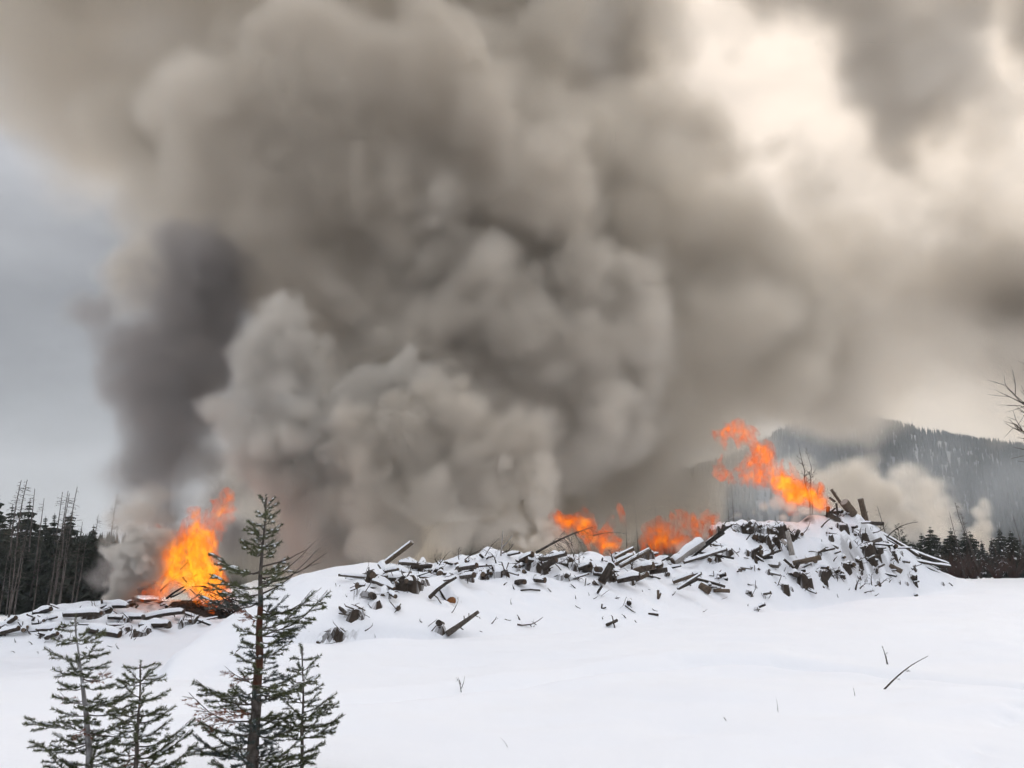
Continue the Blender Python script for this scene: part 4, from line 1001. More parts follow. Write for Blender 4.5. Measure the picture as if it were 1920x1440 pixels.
for k, (px, py, s_, ln, lab) in enumerate(((29, 900, 2, .05, 'tall leaning bare snag at the far left, left one of a pair'), (38, 899, 2, .06, 'tall leaning bare snag at the far left, right one of a pair'), (69, 916, 1, -.02, 'bare snag rising over the blunt-topped conifer'), (78, 934, 1, .02, 'thin lower bare snag just right of the blunt-topped conifer'),
    (110, 922, 1, .03, 'thin bare snag leaning right, left of close twins'), (116, 920, 1, .05, 'thin bare snag leaning right, right of close twins'), (125, 925, 2, .03, 'dark bare snag just left of the tallest middle snag'), (132, 912, 0, .04, 'tallest bare snag in the middle of the dark forest'), (182, 966, 2, .02, 'short twiggy snag over the slim conifer'), (211, 926, 2, .05, 'lone tall snag standing clear at the edge of the smoke'), (221, 972, 1, .0, 'short broken snag half lost in the smoke'), (319, 905, 1, .0, 'faint snag top seen through the dark smoke above the blaze'), (154, 978, 1, .0, 'thin short snag right of the broadest conifer'))):
    plant(S[s_], px, py, 64 + (k * 3) % 9, lab, GF, rot=0, lean=ln, wide=1.0)
# pale trunks standing inside the shade
for k in range(14):
    px = gy.uniform(0, 170); plant(S[k % 2], px, gy.uniform(985, 1040), gy.uniform(55, 60), 'pale thin dead trunk in front of the dark forest', GF, rot=0, lean=gy.normal(0.02, .04))
GR = 'trees at the edge of the forest on the right'
R_ = [proto(conifer('conifer', 'x', 6, 1.15, 321, M_FROSTNEEDLE, snow=.45), 6), proto(conifer('conifer', 'x', 6, .95, 322, M_FROSTNEEDLE, snow=.45, ragged=.4), 6), proto(conifer('conifer', 'x', 6, 1.4, 323, M_DARKNEEDLE, snow=.25), 6)]
for k, (px, py, c, lab) in enumerate(((1840, 1012, 0, 'snow-dusted spruce left of the tallest one on the right'), (1872, 990, 1, 'tallest snow-dusted spruce in the clump on the right'), (1858, 1006, 0, 'snow-dusted spruce just left of the tallest in the clump'), (1893, 1000, 2, 'dark spruce just right of the tallest in the clump'), (1911, 1014, 0, 'snow-dusted spruce near the right edge'), (1926, 996, 2, 'dark spruce cut by the right edge'),
    (1822, 1026, 2, 'dark small spruce at the left of the right clump'), (1806, 1034, 1, 'low spruce beside the reddish bushes'), (1782, 1020, 2, 'dusky spruce behind the sloping trunks of the right mound'), (1760, 1012, 1, 'dusky spruce in the thicket behind the right mound'), (1742, 1008, 2, 'dusky spruce second from the mound in the thicket'), (1722, 1018, 2, 'dusky spruce nearest the right mound'), (1796, 1046, 0, 'lowest frosted spruce behind the foot of the mound'), (1770, 1046, 0, 'frosted spruce behind the tips of the sloping trunks'), (1745, 1040, 1, 'frosted spruce low behind the sloping trunks'), (1850, 1046, 0, 'low frosted spruce in front of the clump'), (1884, 1040, 1, 'low frosted spruce in the middle front of the clump'))):
    plant(R_[c], px, py, 62 + (k * 4) % 13, lab, GR, wide=1.0)
for k in range(36):
    plant(R_[2], gy.uniform(1690, 1970), gy.uniform(985, 1040), gy.uniform(78, 90), 'dark spruce deep in the smoky thicket on the right', GR, wide=gy.uniform(1.0, 1.5))
for px, py, pb, s_, lab in ((1793, 938, 1822, 2, 'leaning bare twiggy snag in front of the pale smoke on the right'), (1781, 958, 1796, 1, 'thin bare snag left of the leaning twiggy one'), (1900, 963, 1916, 1, 'dark broken snag leaning near the right edge'), (1804, 960, 1826, 2, 'second bare twiggy snag close behind the leaning one')):
    t = 60; a, b_ = P(px, py, t), P(pb, 1070, t); plant(S[s_], px, py, t, lab, GR, rot=0, lean=math.atan2(a[0] - b_[0], a[2] - b_[2])).location.x = b_[0]
o = plant(S[1], 1651, 946, 38, 'slim bare pole leaning behind the right shoulder of the mound', GR, rot=0, lean=-.2, zb=.5); o.location.x = P(1674, 1000, 38)[0]
# a small pine top looking over the mound's shoulder
M_PINE = mat('pine_needles', (0.03, 0.038, 0.025), 0.7, (0.06, 0.065, 0.045), 5.0)
g = np.random.default_rng(331); pb, pt = P(1690, 1030, 36), P(1683, 984, 36)
pine = tag(link(bpy.data.objects.new('young_pine', None)), 'small long-needled pine looking over the shoulder of the right mound', 'tree'); pine.location = pb
G = Geo(); G.tube([pb + np.array((0, 0, -1.2)), pb, pt], [.03, .02, .006], 6); G.obj('trunk', M_TRUNK, pine, origin=pb)
N = []
for q, a, L in [(.1 + .85 * k / 15, 2.4 * k, .34 * (1.1 - .8 * k / 15)) for k in range(16)]:
    p = pb + q * (pt - pb); e = p + L * np.array((math.cos(a), math.sin(a), .7)); N.append(needles_on(p + (e - p) * .3, e, g, 260, .10, .012, flat=1))
tri_mesh('crown', np.concatenate(N), M_PINE, pine, pb)
# faint snags in the thinner smoke behind the middle of the heap
for px, py, t, lab in ((1225, 872, 57, 'tallest faint snag ghosting through the smoke behind the heap'), (1195, 925, 57, 'faint snag left of the tallest in the smoke behind the heap'), (1284, 938, 56, 'faint short snag over the low red fire'), (1363, 912, 55, 'faint snag left of a close pair below the twisting flame'), (1371, 905, 55, 'faint snag right of a close pair below the twisting flame'), (1170, 930, 57, 'faint leaning snag behind the middle fire')):
    plant(S[1], px, py, t, lab, 'snags standing in the smoke', rot=0, lean=gy.normal(0, .03))
def bare_tree(label, base, top, r0, seed, name='bare_tree', nb=24, spread=.35, twigs=6, up=.6, qlo=.3):
    g = np.random.default_rng(seed); base, top = np.asarray(base, float), np.asarray(top, float); Ht = np.linalg.norm(top - base)
    root = tag(link(bpy.data.objects.new(name, None)), label, 'tree'); root.location = base
    s = np.linspace(0, 1, 8); pts = base + s[:, None] * (top - base) + np.cumsum(g.standard_normal((8, 3)) * .012 * Ht, 0) * np.minimum(1, 4 * (1 - s))[:, None]
    G = Geo(); G.tube(pts, r0 * (1 - .9 * s), 6); G.obj('trunk', M_TWIG, root, origin=base)
    for k in range(nb):
        q = g.uniform(qlo, .97); p = np.array([np.interp(q, s, pts[:, c]) for c in range(3)]); a = g.uniform(0, 6.28); L = Ht * spread * (1.15 - q) * g.uniform(.6, 1.2)
        e = np.array((math.cos(a) * .8, math.sin(a) * .8, up)); e /= np.linalg.norm(e); G = Geo(); m = p + e * L * .5 + g.standard_normal(3) * .05 * L; tip = p + e * L + np.array((0, 0, .15 * L)); rr = r0 * (1 - .9 * q) * .55 + .002
        G.tube([p, m, tip], [rr, rr * .7, rr * .25], 4, cap=False)
        for _ in range(twigs):
            u = g.uniform(.25, .95); b_ = p + (m - p) * u * 2 if u < .5 else m + (tip - m) * (2 * u - 1); e2 = e + .75 * g.standard_normal(3); e2 /= np.linalg.norm(e2); l2 = L * g.uniform(.18, .4)
            c = b_ + e2 * l2 * .5; G.tube([b_, c, c + (e2 + .4 * g.standard_normal(3)) * l2 * .45], [rr * .4, rr * .3, rr * .15], 4, cap=False)
            G.tube([c, c + (e2 + .9 * g.standard_normal(3)) * l2 * .4], [rr * .28, rr * .12], 3, cap=False)
        G.obj('branch', M_TWIG, root, origin=base)
    return root
bare_tree('thin bare aspen standing behind the right end of the twisting flame', P(1520, 990, 36), P(1497, 832, 36), .05, 341, nb=16, spread=.22)
bare_tree('second slim bare stem of the aspen behind the twisting flame', P(1521, 985, 36.3), P(1511, 838, 36.3), .035, 342, nb=10, spread=.2)
bare_tree('large bare tree whose twig tips reach in at the right edge', np.array((8.75, 12.2, 0.0)), np.array((8.8, 12.3, 5.6)), .06, 343, nb=26, spread=.42, twigs=16, up=.5, qlo=.5)
# reddish leafless bushes on the right
M_BUSH = mat('bush_twigs', (0.085, 0.045, 0.035), 0.9, (0.05, 0.035, 0.03), 3)
for k, (px, py, t, w, lab) in enumerate(((1806, 1075, 62, 34, 'reddish leafless bush in front of the leaning snag'), (1790, 1078, 60, 26, 'reddish leafless bush behind the foot of the mound'), (1826, 1082, 58, 22, 'low reddish bush at the snow edge left of the spruces'), (1902, 1080, 60, 34, 'brown leafless bush among the spruces near the right edge'), (1770, 1078, 64, 26, 'dull brown bush behind the tips of the sloping trunks'), (1870, 1083, 57, 22, 'low brown bush at the snow edge under the tallest spruce'))):
    g = np.random.default_rng(350 + k); c = P(px, py, t); c[2] = float(height_at(c[0], c[1])); W = w * t / FPX; G = Geo()
    for _ in range(90):
        a = g.uniform(0, 6.28); b_ = c + np.array((math.cos(a), math.sin(a), 0)) * W * .25 * g.random(); e = np.array((math.cos(a) * g.random(), math.sin(a) * g.random(), 1.2)); L = W * g.uniform(.6, 1.5)
        m = b_ + e * L * .5 + g.standard_normal(3) * .06 * W; G.tube([b_, m, m + (e + .4 * g.standard_normal(3)) * L * .45], [.014, .011, .006], 3, cap=False); G.tube([m, m + (e + .9 * g.standard_normal(3)) * L * .3], [.009, .005], 3, cap=False)
    tag(G.obj('bush', M_BUSH, origin=c), lab, 'bush', 'leafless bushes at the edge of the snow')
print('trees', len(scene.objects), round(time.time() - T0, 1))

# ================================================================ FAR HILLS
def hill(name, label, ridge, t_ridge, t_base, tree_h, n_trees, seed, cover, needle, z_base=-4.0):
    """a slope rising to a ridge given by photo pixels, and the forest on it as one mass"""
    g = np.random.default_rng(seed); R = np.array(ridge, float); pxs = np.linspace(R[0, 0], R[-1, 0], 90); rows = 26
    zr = np.array([zat(p, t_ridge) for p in np.interp(pxs, R[:, 0], R[:, 1])])
    prof = smooth01(np.linspace(0, 1, rows)) * .45 + np.linspace(0, 1, rows) * .55
    nz = fbm((90, rows), (900, 400), 120, 3, g) * .018 * (zr.max() - z_base)
    def at(pu, s):
        z_r = np.interp(pu, pxs, zr); t = t_base + (t_ridge - t_base) * s; y = t / .978
        return (pu - 960) / FPX * t, y, z_base + (z_r - z_base) * np.interp(s, np.linspace(0, 1, rows), prof)
    PU, SS = np.meshgrid(pxs, np.linspace(0, 1, rows), indexing='ij'); X, Y, Z = at(PU, SS); Z = Z + nz * SS * (1 - SS) * 3
    Xb, Yb, Zb = X[:, -1:] * 1.25, Y[:, -1:] * 1.35, np.full((90, 1), z_base)         # far side
    V = np.stack((np.hstack((X, Xb)), np.hstack((Y, Yb)), np.hstack((Z, Zb))), -1).reshape(-1, 3)
    I = np.arange(90 * (rows + 1)).reshape(90, rows + 1); Q = np.stack((I[:-1, :-1], I[1:, :-1], I[1:, 1:], I[:-1, 1:]), -1).reshape(-1, 4)
    me = mesh_from(name, V, Q); me.materials.append(cover); o = link(bpy.data.objects.new(name, me)); tag(o, label, 'hill', kind='structure')
    # forest
    pu = g.uniform(R[0, 0], R[-1, 0], n_trees); s = np.concatenate((g.random(n_trees - n_trees // 8), g.uniform(.97, 1.02, n_trees // 8)))
    clear = lattice2(26, seed + 1, pu, s * 90) + .6 * lattice2(9, seed + 2, pu, s * 160); keep = (clear < 1.35) | (s > .96) ; pu, s = pu[keep], s[keep]
    x, y, z = at(pu, np.minimum(s, 1)); h = tree_h * g.uniform(.55, 1.25, len(x)); r = h * g.uniform(.13, .21, len(x)); a0 = g.uniform(0, 6.28, len(x)); tris = []
    for lo_, hi_, k in ((.05, .62, 1.0), (.34, 1.0, .68)):
        for j in range(4):
            a, b_ = a0 + 1.571 * j, a0 + 1.571 * (j + 1)
            tris.append(np.stack((np.stack((x + r * k * np.cos(a), y + r * k * np.sin(a), z + h * lo_), -1), np.stack((x + r * k * np.cos(b_), y + r * k * np.sin(b_), z + h * lo_ * .9), -1), np.stack((x, y, z + h * hi_), -1)), 1))
    f = tri_mesh('hill_forest', np.concatenate(tris), needle); tag(f, label.replace('hill', 'hill forest') if False else 'mass of small conifers clothing the ' + label, 'forest', kind='stuff')
    return o
M_HILLSNOW = mat('hill_snow', (0.14, 0.145, 0.155), 0.9, (0.10, 0.105, 0.105), 0.02, 6)
M_HILLTREE = mat('hill_needles', (0.030, 0.036, 0.034), 0.9, (0.06, 0.062, 0.058), 0.01, 6)
hill('hill', 'rounded wooded hill beyond the smoke on the right', [(700, 1010), (1000, 985), (1250, 905), (1380, 868), (1440, 838), (1490, 806), (1540, 793), (1600, 787), (1660, 789), (1720, 803), (1760, 814), (1830, 828), (1900, 837), (1960, 846), (2150, 880), (2400, 900)], 760, 330, 9.5, 17000, 401, M_HILLSNOW, M_HILLTREE)
hill('hill', 'low dark wooded ridge behind the forest on the left', [(-700, 1075), (-100, 1064), (60, 1068), (130, 1060), (180, 1052), (240, 1056), (420, 1066), (620, 1060), (900, 1050), (1200, 1050), (1500, 1080)], 230, 110, 7, 7000, 403, M_HILLSNOW, M_DARKNEEDLE)
print('hills', round(time.time() - T0, 1))
# ================================================================ SMOKE
def smoke_surface(color):
    """the thin sooty outer film of a dense smoke body"""
    m = bpy.data.materials.new('smoke_film'); m.use_nodes = True; nt = m.node_tree; nt.nodes.clear()
    out = nt.nodes.new('ShaderNodeOutputMaterial'); tr = nt.nodes.new('ShaderNodeBsdfTransparent'); df = nt.nodes.new('ShaderNodeBsdfDiffuse'); mx = nt.nodes.new('ShaderNodeMixShader')
    df.inputs['Color'].default_value = (*[c * .5 for c in color], 1); mx.inputs[0].default_value = 0.025
    nt.links.new(tr.outputs[0], mx.inputs[1]); nt.links.new(df.outputs[0], mx.inputs[2]); nt.links.new(mx.outputs[0], out.inputs['Surface'])
    return m
def smoke(name, label, pts, h, color, density, aniso=0.15, seed=1, film=False, **kw):
    g = np.random.default_rng(seed)
    D, lo, hi = puff_field(sph(pts), h, g, **kw)
    k0 = max(0, int(math.ceil((-3.5 - lo[2]) / h)))          # nothing below the snow
    if k0: D = D[:, :, k0:].copy(); lo = lo + np.array((0, 0, k0 * h)); D[:, :, 0] = 0
    o = volume_object(name, D, lo, hi, smoke_material(name, color, density, aniso), skin=smoke_surface(color) if film else None, skin_level=0.35, skin_adapt=0.2)
    tag(o, label, 'smoke', 'smoke drifting from the burn piles', 'stuff')
    print('smoke', name, D.shape, round(time.time() - T0, 1))
    return o
LIGHT = (0.895, 0.85, 0.785)
MID = (0.872, 0.813, 0.73)
UPPER = (0.835, 0.77, 0.68)
BROWN = (0.85, 0.785, 0.69)
DARK = (0.55, 0.515, 0.49)
SOFT = dict(levels=2, kids=9, kid_r=(.3, .5), octaves=4)

smoke('smoke_column', 'dark sooty smoke column rising from the blaze on the left pile',
      [(335, 1010, 43, 60), (318, 940, 43, 82), (305, 870, 43, 100), (292, 800, 43, 112), (288, 725, 43, 128), (285, 655, 43.5, 116), (325, 585, 44, 108), (400, 620, 44.5, 80), (385, 505, 45.5, 105), (360, 780, 44, 85), (390, 680, 44, 90), (365, 560, 45, 105), (385, 880, 44.5, 60), (405, 985, 44, 58), (428, 925, 44.5, 62), (410, 940, 45, 55), (415, 850, 44.5, 58), (450, 990, 45.5, 60), (500, 1010, 46, 60), (470, 900, 46, 60)],
      0.25, DARK, 1.2, seed=3, amp=.42, amp_cell=2.0, edge=1.9, warp=.55, inner=.3, inner_cell=2.5, **SOFT)
smoke('smoke_plume', 'grey brown smoke plume leaning right above the dark column',
      [(325, 470, 46, 128), (300, 380, 47, 70), (395, 400, 47, 130), (425, 260, 48, 145), (560, 340, 48, 180), (570, 200, 49, 160), (710, 240, 50, 170), (720, 400, 49, 160), (860, 330, 51, 170), (490, 520, 47, 115), (390, 180, 49, 85), (980, 430, 52, 150), (600, 520, 48, 120), (420, 640, 48, 90), (430, 740, 48, 80), (420, 820, 48, 70)],
      0.30, UPPER, 0.46, seed=4, amp=.65, amp_cell=3.0, edge=1.8, warp=1.1, curl=.5, inner=.6, inner_cell=2.4, **SOFT)
smoke('smoke_billow', 'pale grey billow towering beside the dark column behind the snow dome',
      [(640, 1030, 40, 70), (600, 960, 40, 90), (560, 890, 40, 100), (520, 820, 40, 105), (490, 770, 40, 92), (505, 700, 40, 80), (505, 640, 40, 74), (515, 595, 40, 60),
       (640, 800, 41, 110), (690, 740, 42, 85), (650, 870, 41, 110), (735, 710, 42, 65), (780, 750, 42, 80), (560, 700, 41, 70), (560, 1010, 41, 60), (620, 900, 41.5, 100)],
      0.14, LIGHT, 1.35, seed=5, amp=.17, amp_cell=1.6, edge=.75, warp=.42, curl=.35, inner=.4, inner_cell=1.5, levels=2, kids=9, kid_r=(.3, .5), octaves=5)
smoke('smoke_billow', 'grey rolling smoke rising from behind the middle of the log heap',
      [(720, 1020, 37.5, 75), (700, 940, 38, 85), (700, 870, 38.5, 90), (770, 840, 38.5, 90), (850, 800, 39, 90), (800, 940, 37.5, 70), (880, 900, 38, 75), (940, 1010, 37, 50),
       (930, 940, 37, 60), (870, 1000, 36.5, 50), (985, 1000, 36, 45), (960, 850, 39, 85), (1020, 960, 37, 45), (1000, 900, 38, 60), (640, 960, 38.5, 60)],
      0.14, MID, 1.05, seed=8, amp=.22, amp_cell=1.5, edge=.75, warp=.45, curl=.3, inner=.5, inner_cell=1.3, levels=2, kids=9, kid_r=(.3, .5), octaves=5)
smoke('smoke_billow', 'soft grey smoke rolling upward above the middle of the log heap',
      [(820, 640, 46, 140), (890, 540, 46, 110), (960, 640, 47, 130), (740, 580, 47, 130), (660, 600, 48, 110), (800, 460, 48, 130), (1080, 720, 48, 140),
       (1060, 830, 47, 120), (1080, 560, 50, 150), (880, 760, 45, 120), (700, 680, 46, 100), (1150, 680, 50, 120), (1160, 800, 49, 100)],
      0.26, MID, 0.62, seed=11, amp=.6, amp_cell=2.6, edge=1.7, warp=.9, curl=.5, inner=.6, inner_cell=2.0, **SOFT)
smoke('smoke_bank', 'wide brown grey bank of smoke filling the valley behind the heap',
      [(560, 960, 58, 140), (760, 900, 60, 200), (980, 880, 60, 200), (1180, 850, 60, 200), (1330, 860, 58, 130), (1400, 740, 60, 150), (1250, 640, 60, 220), (1000, 620, 62, 240), (760, 560, 62, 240),
       (1150, 420, 64, 230), (900, 300, 64, 240), (650, 260, 64, 240), (1420, 560, 64, 190), (420, 300, 64, 200), (1300, 950, 56, 90), (1150, 990, 54, 80), (640, 1010, 52, 90), (1400, 920, 57, 80), (470, 1000, 56, 80), (1430, 850, 58, 90), (1480, 930, 58, 60), (1380, 980, 54, 60), (1440, 760, 60, 110), (1290, 1000, 52, 50), (1470, 830, 58, 55), (430, 930, 56, 100), (420, 1040, 55, 80), (360, 1080, 56, 60), (540, 1030, 55, 80)],
      0.42, BROWN, 0.36, seed=13, levels=1, kids=10, kid_r=(.35, .6), amp=1.0, amp_cell=5, edge=2.8, warp=1.5, curl=.45, inner=.55, inner_cell=3.5, octaves=5)
smoke('smoke_canopy', 'brownish smoke canopy spreading overhead on the upper left',
      [(160, 140, 74, 230), (330, 60, 76, 280), (560, 80, 76, 260), (90, -60, 78, 250), (300, -200, 80, 320), (650, -150, 80, 330), (820, 120, 78, 230), (240, 290, 72, 120), (1000, 40, 80, 200), (1000, -200, 82, 320), (1250, -260, 84, 260), (-150, -200, 80, 300)],
      0.8, BROWN, 0.14, seed=17, levels=1, kids=9, kid_r=(.35, .6), amp=2.2, amp_cell=7, edge=4.5, warp=2.4, inner=.65, inner_cell=7, octaves=5)
smoke('smoke_bank', 'smooth grey beige smoke hanging over the wooded hill on the right',
      [(1560, 590, 74, 180), (1750, 600, 74, 170), (1940, 640, 74, 170), (1430, 500, 75, 180), (1620, 470, 76, 150), (1860, 500, 76, 130), (2120, 640, 76, 240), (1400, 700, 68, 140), (1510, 720, 70, 90), (1640, 700, 74, 80), (1260, 330, 76, 190), (1980, 520, 76, 150), (1780, 700, 74, 70), (1540, 400, 77, 130), (2000, 760, 74, 70)],
      0.7, MID, 0.31, seed=19, film=False, levels=1, kids=9, kid_r=(.35, .6), amp=2.4, amp_cell=7, edge=7.0, warp=2.2, inner=.6, inner_cell=6, octaves=5)
smoke('smoke_canopy', 'thin torn grey smoke drifting across the bright sky on the upper right',
      [(1660, 210, 80, 130), (1560, 270, 80, 90), (1770, 150, 80, 110), (1880, 420, 80, 110), (1840, 90, 82, 120), (1210, 190, 80, 190), (1380, 330, 80, 130), (1500, 380, 80, 120), (1120, 60, 82, 150), (1960, 250, 82, 70), (1500, 60, 84, 80), (1700, -120, 86, 200), (2050, -60, 86, 220), (1450, -160, 86, 180), (1740, 330, 80, 80), (1900, 240, 80, 60), (1640, 60, 84, 90), (1760, 440, 79, 90), (1300, 40, 84, 110), (1900, -20, 84, 120), (1560, 480, 79, 110)],
      0.6, (0.88, 0.825, 0.75), 0.34, seed=23, film=False, levels=1, kids=10, kid_r=(.35, .65), amp=3.0, amp_cell=7, edge=7.0, warp=3.0, curl=.5, inner=.65, inner_cell=6, octaves=6)
# small dense puffs close to the fires
smoke('smoke_puff', 'dense curling grey smoke puff beside the left blaze',
      [(240, 1140, 36, 16), (236, 1110, 36, 26), (245, 1080, 36, 36), (262, 1050, 36, 42), (262, 1030, 36, 40), (285, 1020, 36, 34), (285, 1055, 36, 34), (230, 1050, 36, 30), (252, 1160, 36, 10)],
      0.085, (.88, .835, .775), 7.0, seed=31, amp=.07, amp_cell=.5, edge=.22, warp=.14, inner=.3, inner_cell=.8, **SOFT)
smoke('smoke_puff', 'pale brown smoke rolling up behind the dense puff at the left blaze',
      [(250, 1010, 38.5, 36), (240, 970, 38.5, 44), (270, 955, 38.5, 48), (300, 980, 38.6, 40), (325, 990, 38.7, 28), (228, 935, 39, 34), (268, 925, 39, 40), (300, 935, 39.5, 36)],
      0.15, UPPER, 1.1, seed=32, amp=.26, amp_cell=1.0, edge=.9, warp=.22, inner=.35, inner_cell=1.2, **SOFT)
smoke('smoke_puff', 'low dark smoke hugging the crest of the heap left of the blaze',
      [(190, 1100, 37, 26), (205, 1075, 37.2, 30), (175, 1085, 37.2, 18), (220, 1110, 37, 20), (280, 1110, 37, 24), (270, 1090, 37.2, 24), (232, 1165, 36, 12)],
      0.14, DARK, 1.6, seed=33, amp=.16, amp_cell=.9, edge=.7, warp=.25, inner=.5, inner_cell=1.0, **SOFT)
smoke('smoke_puff', 'white smoke curling off the snow at the foot of the twisting flame',
      [(1430, 955, 30.2, 16), (1455, 950, 30.2, 18), (1480, 955, 30.2, 18), (1505, 958, 30.2, 16), (1525, 962, 30.2, 12), (1470, 972, 30, 18), (1500, 975, 30, 16), (1410, 962, 30.4, 14), (1490, 990, 29.8, 13), (1385, 968, 30.5, 12), (1465, 992, 29.6, 10)],
      0.07, LIGHT, 4.0, seed=35, amp=.06, amp_cell=.5, edge=.22, warp=.14, inner=.45, inner_cell=.8, **SOFT)
smoke('smoke_puff', 'grey smoke rolling low along the crest left of the middle fire',
      [(985, 1020, 26.5, 14), (1010, 1012, 26.5, 18), (1040, 1016, 26.6, 20), (1070, 1022, 26.6, 16), (1095, 1030, 26.4, 12), (965, 1024, 26.5, 10), (1030, 1000, 27.2, 24), (1010, 985, 27.5, 22)],
      0.07, MID, 4.0, seed=36, amp=.06, amp_cell=.4, edge=.2, warp=.12, inner=.4, inner_cell=.7, **SOFT)
smoke('smoke_puff', 'grey smoke streaming right from under the smoky red fire',
      [(1265, 1030, 29.2, 14), (1290, 1020, 29.4, 16), (1320, 1008, 29.6, 16), (1345, 998, 29.8, 14), (1375, 1010, 28.6, 12), (1400, 1020, 28.4, 9), (1240, 1042, 29, 12), (1350, 985, 30, 12)],
      0.08, MID, 2.2, seed=37, film=False, amp=.08, amp_cell=.6, edge=.35, warp=.2, inner=.6, inner_cell=.7, **SOFT)
smoke('smoke_bank', 'beige smoke drifting low between the right mound and the wooded hill',
      [(1580, 930, 92, 70), (1640, 930, 92, 60), (1540, 890, 92, 50), (1610, 885, 93, 45), (1735, 940, 94, 62), (1720, 890, 95, 40), (1765, 970, 94, 50), (1700, 985, 92, 50), (1800, 990, 93, 30), (1625, 985, 90, 45), (1490, 910, 90, 60), (1805, 965, 94, 22)],
      0.36, LIGHT, 0.5, seed=41, amp=.45, amp_cell=3.0, edge=1.5, warp=.8, inner=.35, inner_cell=4, **SOFT)
smoke('smoke_puff', 'small round beige smoke puff rising among the trees on the right',
      [(1842, 965, 90, 20), (1848, 985, 90, 24), (1835, 1005, 90, 26), (1850, 1025, 90, 24), (1820, 1000, 90, 18), (1846, 948, 90, 13)],
      0.22, LIGHT, 0.8, seed=42, amp=.25, amp_cell=1.4, edge=.8, warp=.35, inner=.4, inner_cell=1.6, **SOFT)
smoke('smoke_veil', 'thin blue grey smoke veil in front of the wooded hill',
      [(1500, 860, 190, 130), (1700, 880, 190, 130), (1900, 900, 190, 130), (2080, 900, 190, 140), (1400, 900, 180, 110), (1800, 980, 170, 90), (1620, 960, 170, 90)],
      2.2, (.70, .73, .75), 0.008, seed=43, film=False, levels=1, kids=8, kid_r=(.4, .6), amp=4, amp_cell=16, edge=12, warp=5, inner=.45, inner_cell=18, octaves=4)

# ================================================================ HAZE
bmh = bmesh.new(); bmesh.ops.create_cube(bmh, size=1.0)
hz = bpy.data.meshes.new('haze'); bmh.to_mesh(hz); bmh.free()
haze = link(bpy.data.objects.new('haze', hz)); haze.scale = (2400, 1520, 150); haze.location = (0, 535, 150 / 2 - 6)
mh = bpy.data.materials.new('haze'); mh.use_nodes = True; mh.node_tree.nodes.clear()
ho = mh.node_tree.nodes.new('ShaderNodeOutputMaterial'); hv = mh.node_tree.nodes.new('ShaderNodeVolumePrincipled')
hv.inputs['Color'].default_value = (0.70, 0.76, 0.81, 1); hv.inputs['Density'].default_value = 0.0003; hv.inputs['Anisotropy'].default_value = 0.2
mh.node_tree.links.new(hv.outputs[0], ho.inputs['Volume']); hz.materials.append(mh)
tag(haze, 'pale smoky haze filling the whole valley', 'haze', kind='stuff')
# ================================================================ FLAMES
def flame_material(name, k, hot, soot, gr=1.0):
    m = bpy.data.materials.new(name); m.use_nodes = True; m.cycles.emission_sampling = 'NONE'
    nt = m.node_tree; nt.nodes.clear(); out = nt.nodes.new('ShaderNodeOutputMaterial')
    a = nt.nodes.new('ShaderNodeAttribute'); a.attribute_name = 'density'
    r = nt.nodes.new('ShaderNodeValToRGB'); e = r.color_ramp.elements
    e[0].position = 0.0; e[0].color = (0.70, 0.05 * gr, 0.005, 1)
    e[1].position = 1.0; e[1].color = (1.0, 0.30 * gr, 0.022, 1)
    x = e.new(0.45); x.color = (1.0, 0.145 * gr, 0.009, 1)
    nt.links.new(a.outputs['Fac'], r.inputs[0])
    em = nt.nodes.new('ShaderNodeEmission'); nt.links.new(r.outputs[0], em.inputs['Color'])
    nt.links.new(mnode(nt, 'MULTIPLY', mnode(nt, 'POWER', a.outputs['Fac'], hot), k), em.inputs['Strength'])
    ab = nt.nodes.new('ShaderNodeVolumeAbsorption'); ab.inputs['Color'].default_value = (0.25, 0.2, 0.18, 1)
    nt.links.new(mnode(nt, 'MULTIPLY', a.outputs['Fac'], soot), ab.inputs['Density'])
    ad = nt.nodes.new('ShaderNodeAddShader'); nt.links.new(em.outputs[0], ad.inputs[0]); nt.links.new(ab.outputs[0], ad.inputs[1])
    nt.links.new(ad.outputs[0], out.inputs['Volume'])
    return m
def flame_skin(name, strength, lo_f, hi_f, scale):
    m = bpy.data.materials.new(name); m.use_nodes = True; m.cycles.emission_sampling = 'NONE'
    nt = m.node_tree; nt.nodes.clear(); out = nt.nodes.new('ShaderNodeOutputMaterial')
    tr = nt.nodes.new('ShaderNodeBsdfTransparent'); em = nt.nodes.new('ShaderNodeEmission'); mx = nt.nodes.new('ShaderNodeMixShader')
    tcn = nt.nodes.new('ShaderNodeTexCoord'); mp = nt.nodes.new('ShaderNodeMapping'); mp.inputs['Scale'].default_value = (1, 1, 0.5); nt.links.new(tcn.outputs['Object'], mp.inputs[0])
    n1 = noise_of(nt, scale, 5, mp.outputs[0]); n2 = noise_of(nt, scale * 0.6, 3, mp.outputs[0])
    nt.links.new(mixc(nt, n2, (0.8, 0.06, 0.005), (1.0, 0.22, 0.015)), em.inputs['Color']); em.inputs['Strength'].default_value = strength
    r = nt.nodes.new('ShaderNodeMapRange'); r.inputs[1].default_value = 0.42; r.inputs[2].default_value = 0.66; r.inputs[3].default_value = lo_f; r.inputs[4].default_value = hi_f
    nt.links.new(n1, r.inputs[0]); nt.links.new(r.outputs[0], mx.inputs[0]); nt.links.new(tr.outputs[0], mx.inputs[1]); nt.links.new(em.outputs[0], mx.inputs[2])
    nt.links.new(mx.outputs[0], out.inputs['Surface'])
    return m
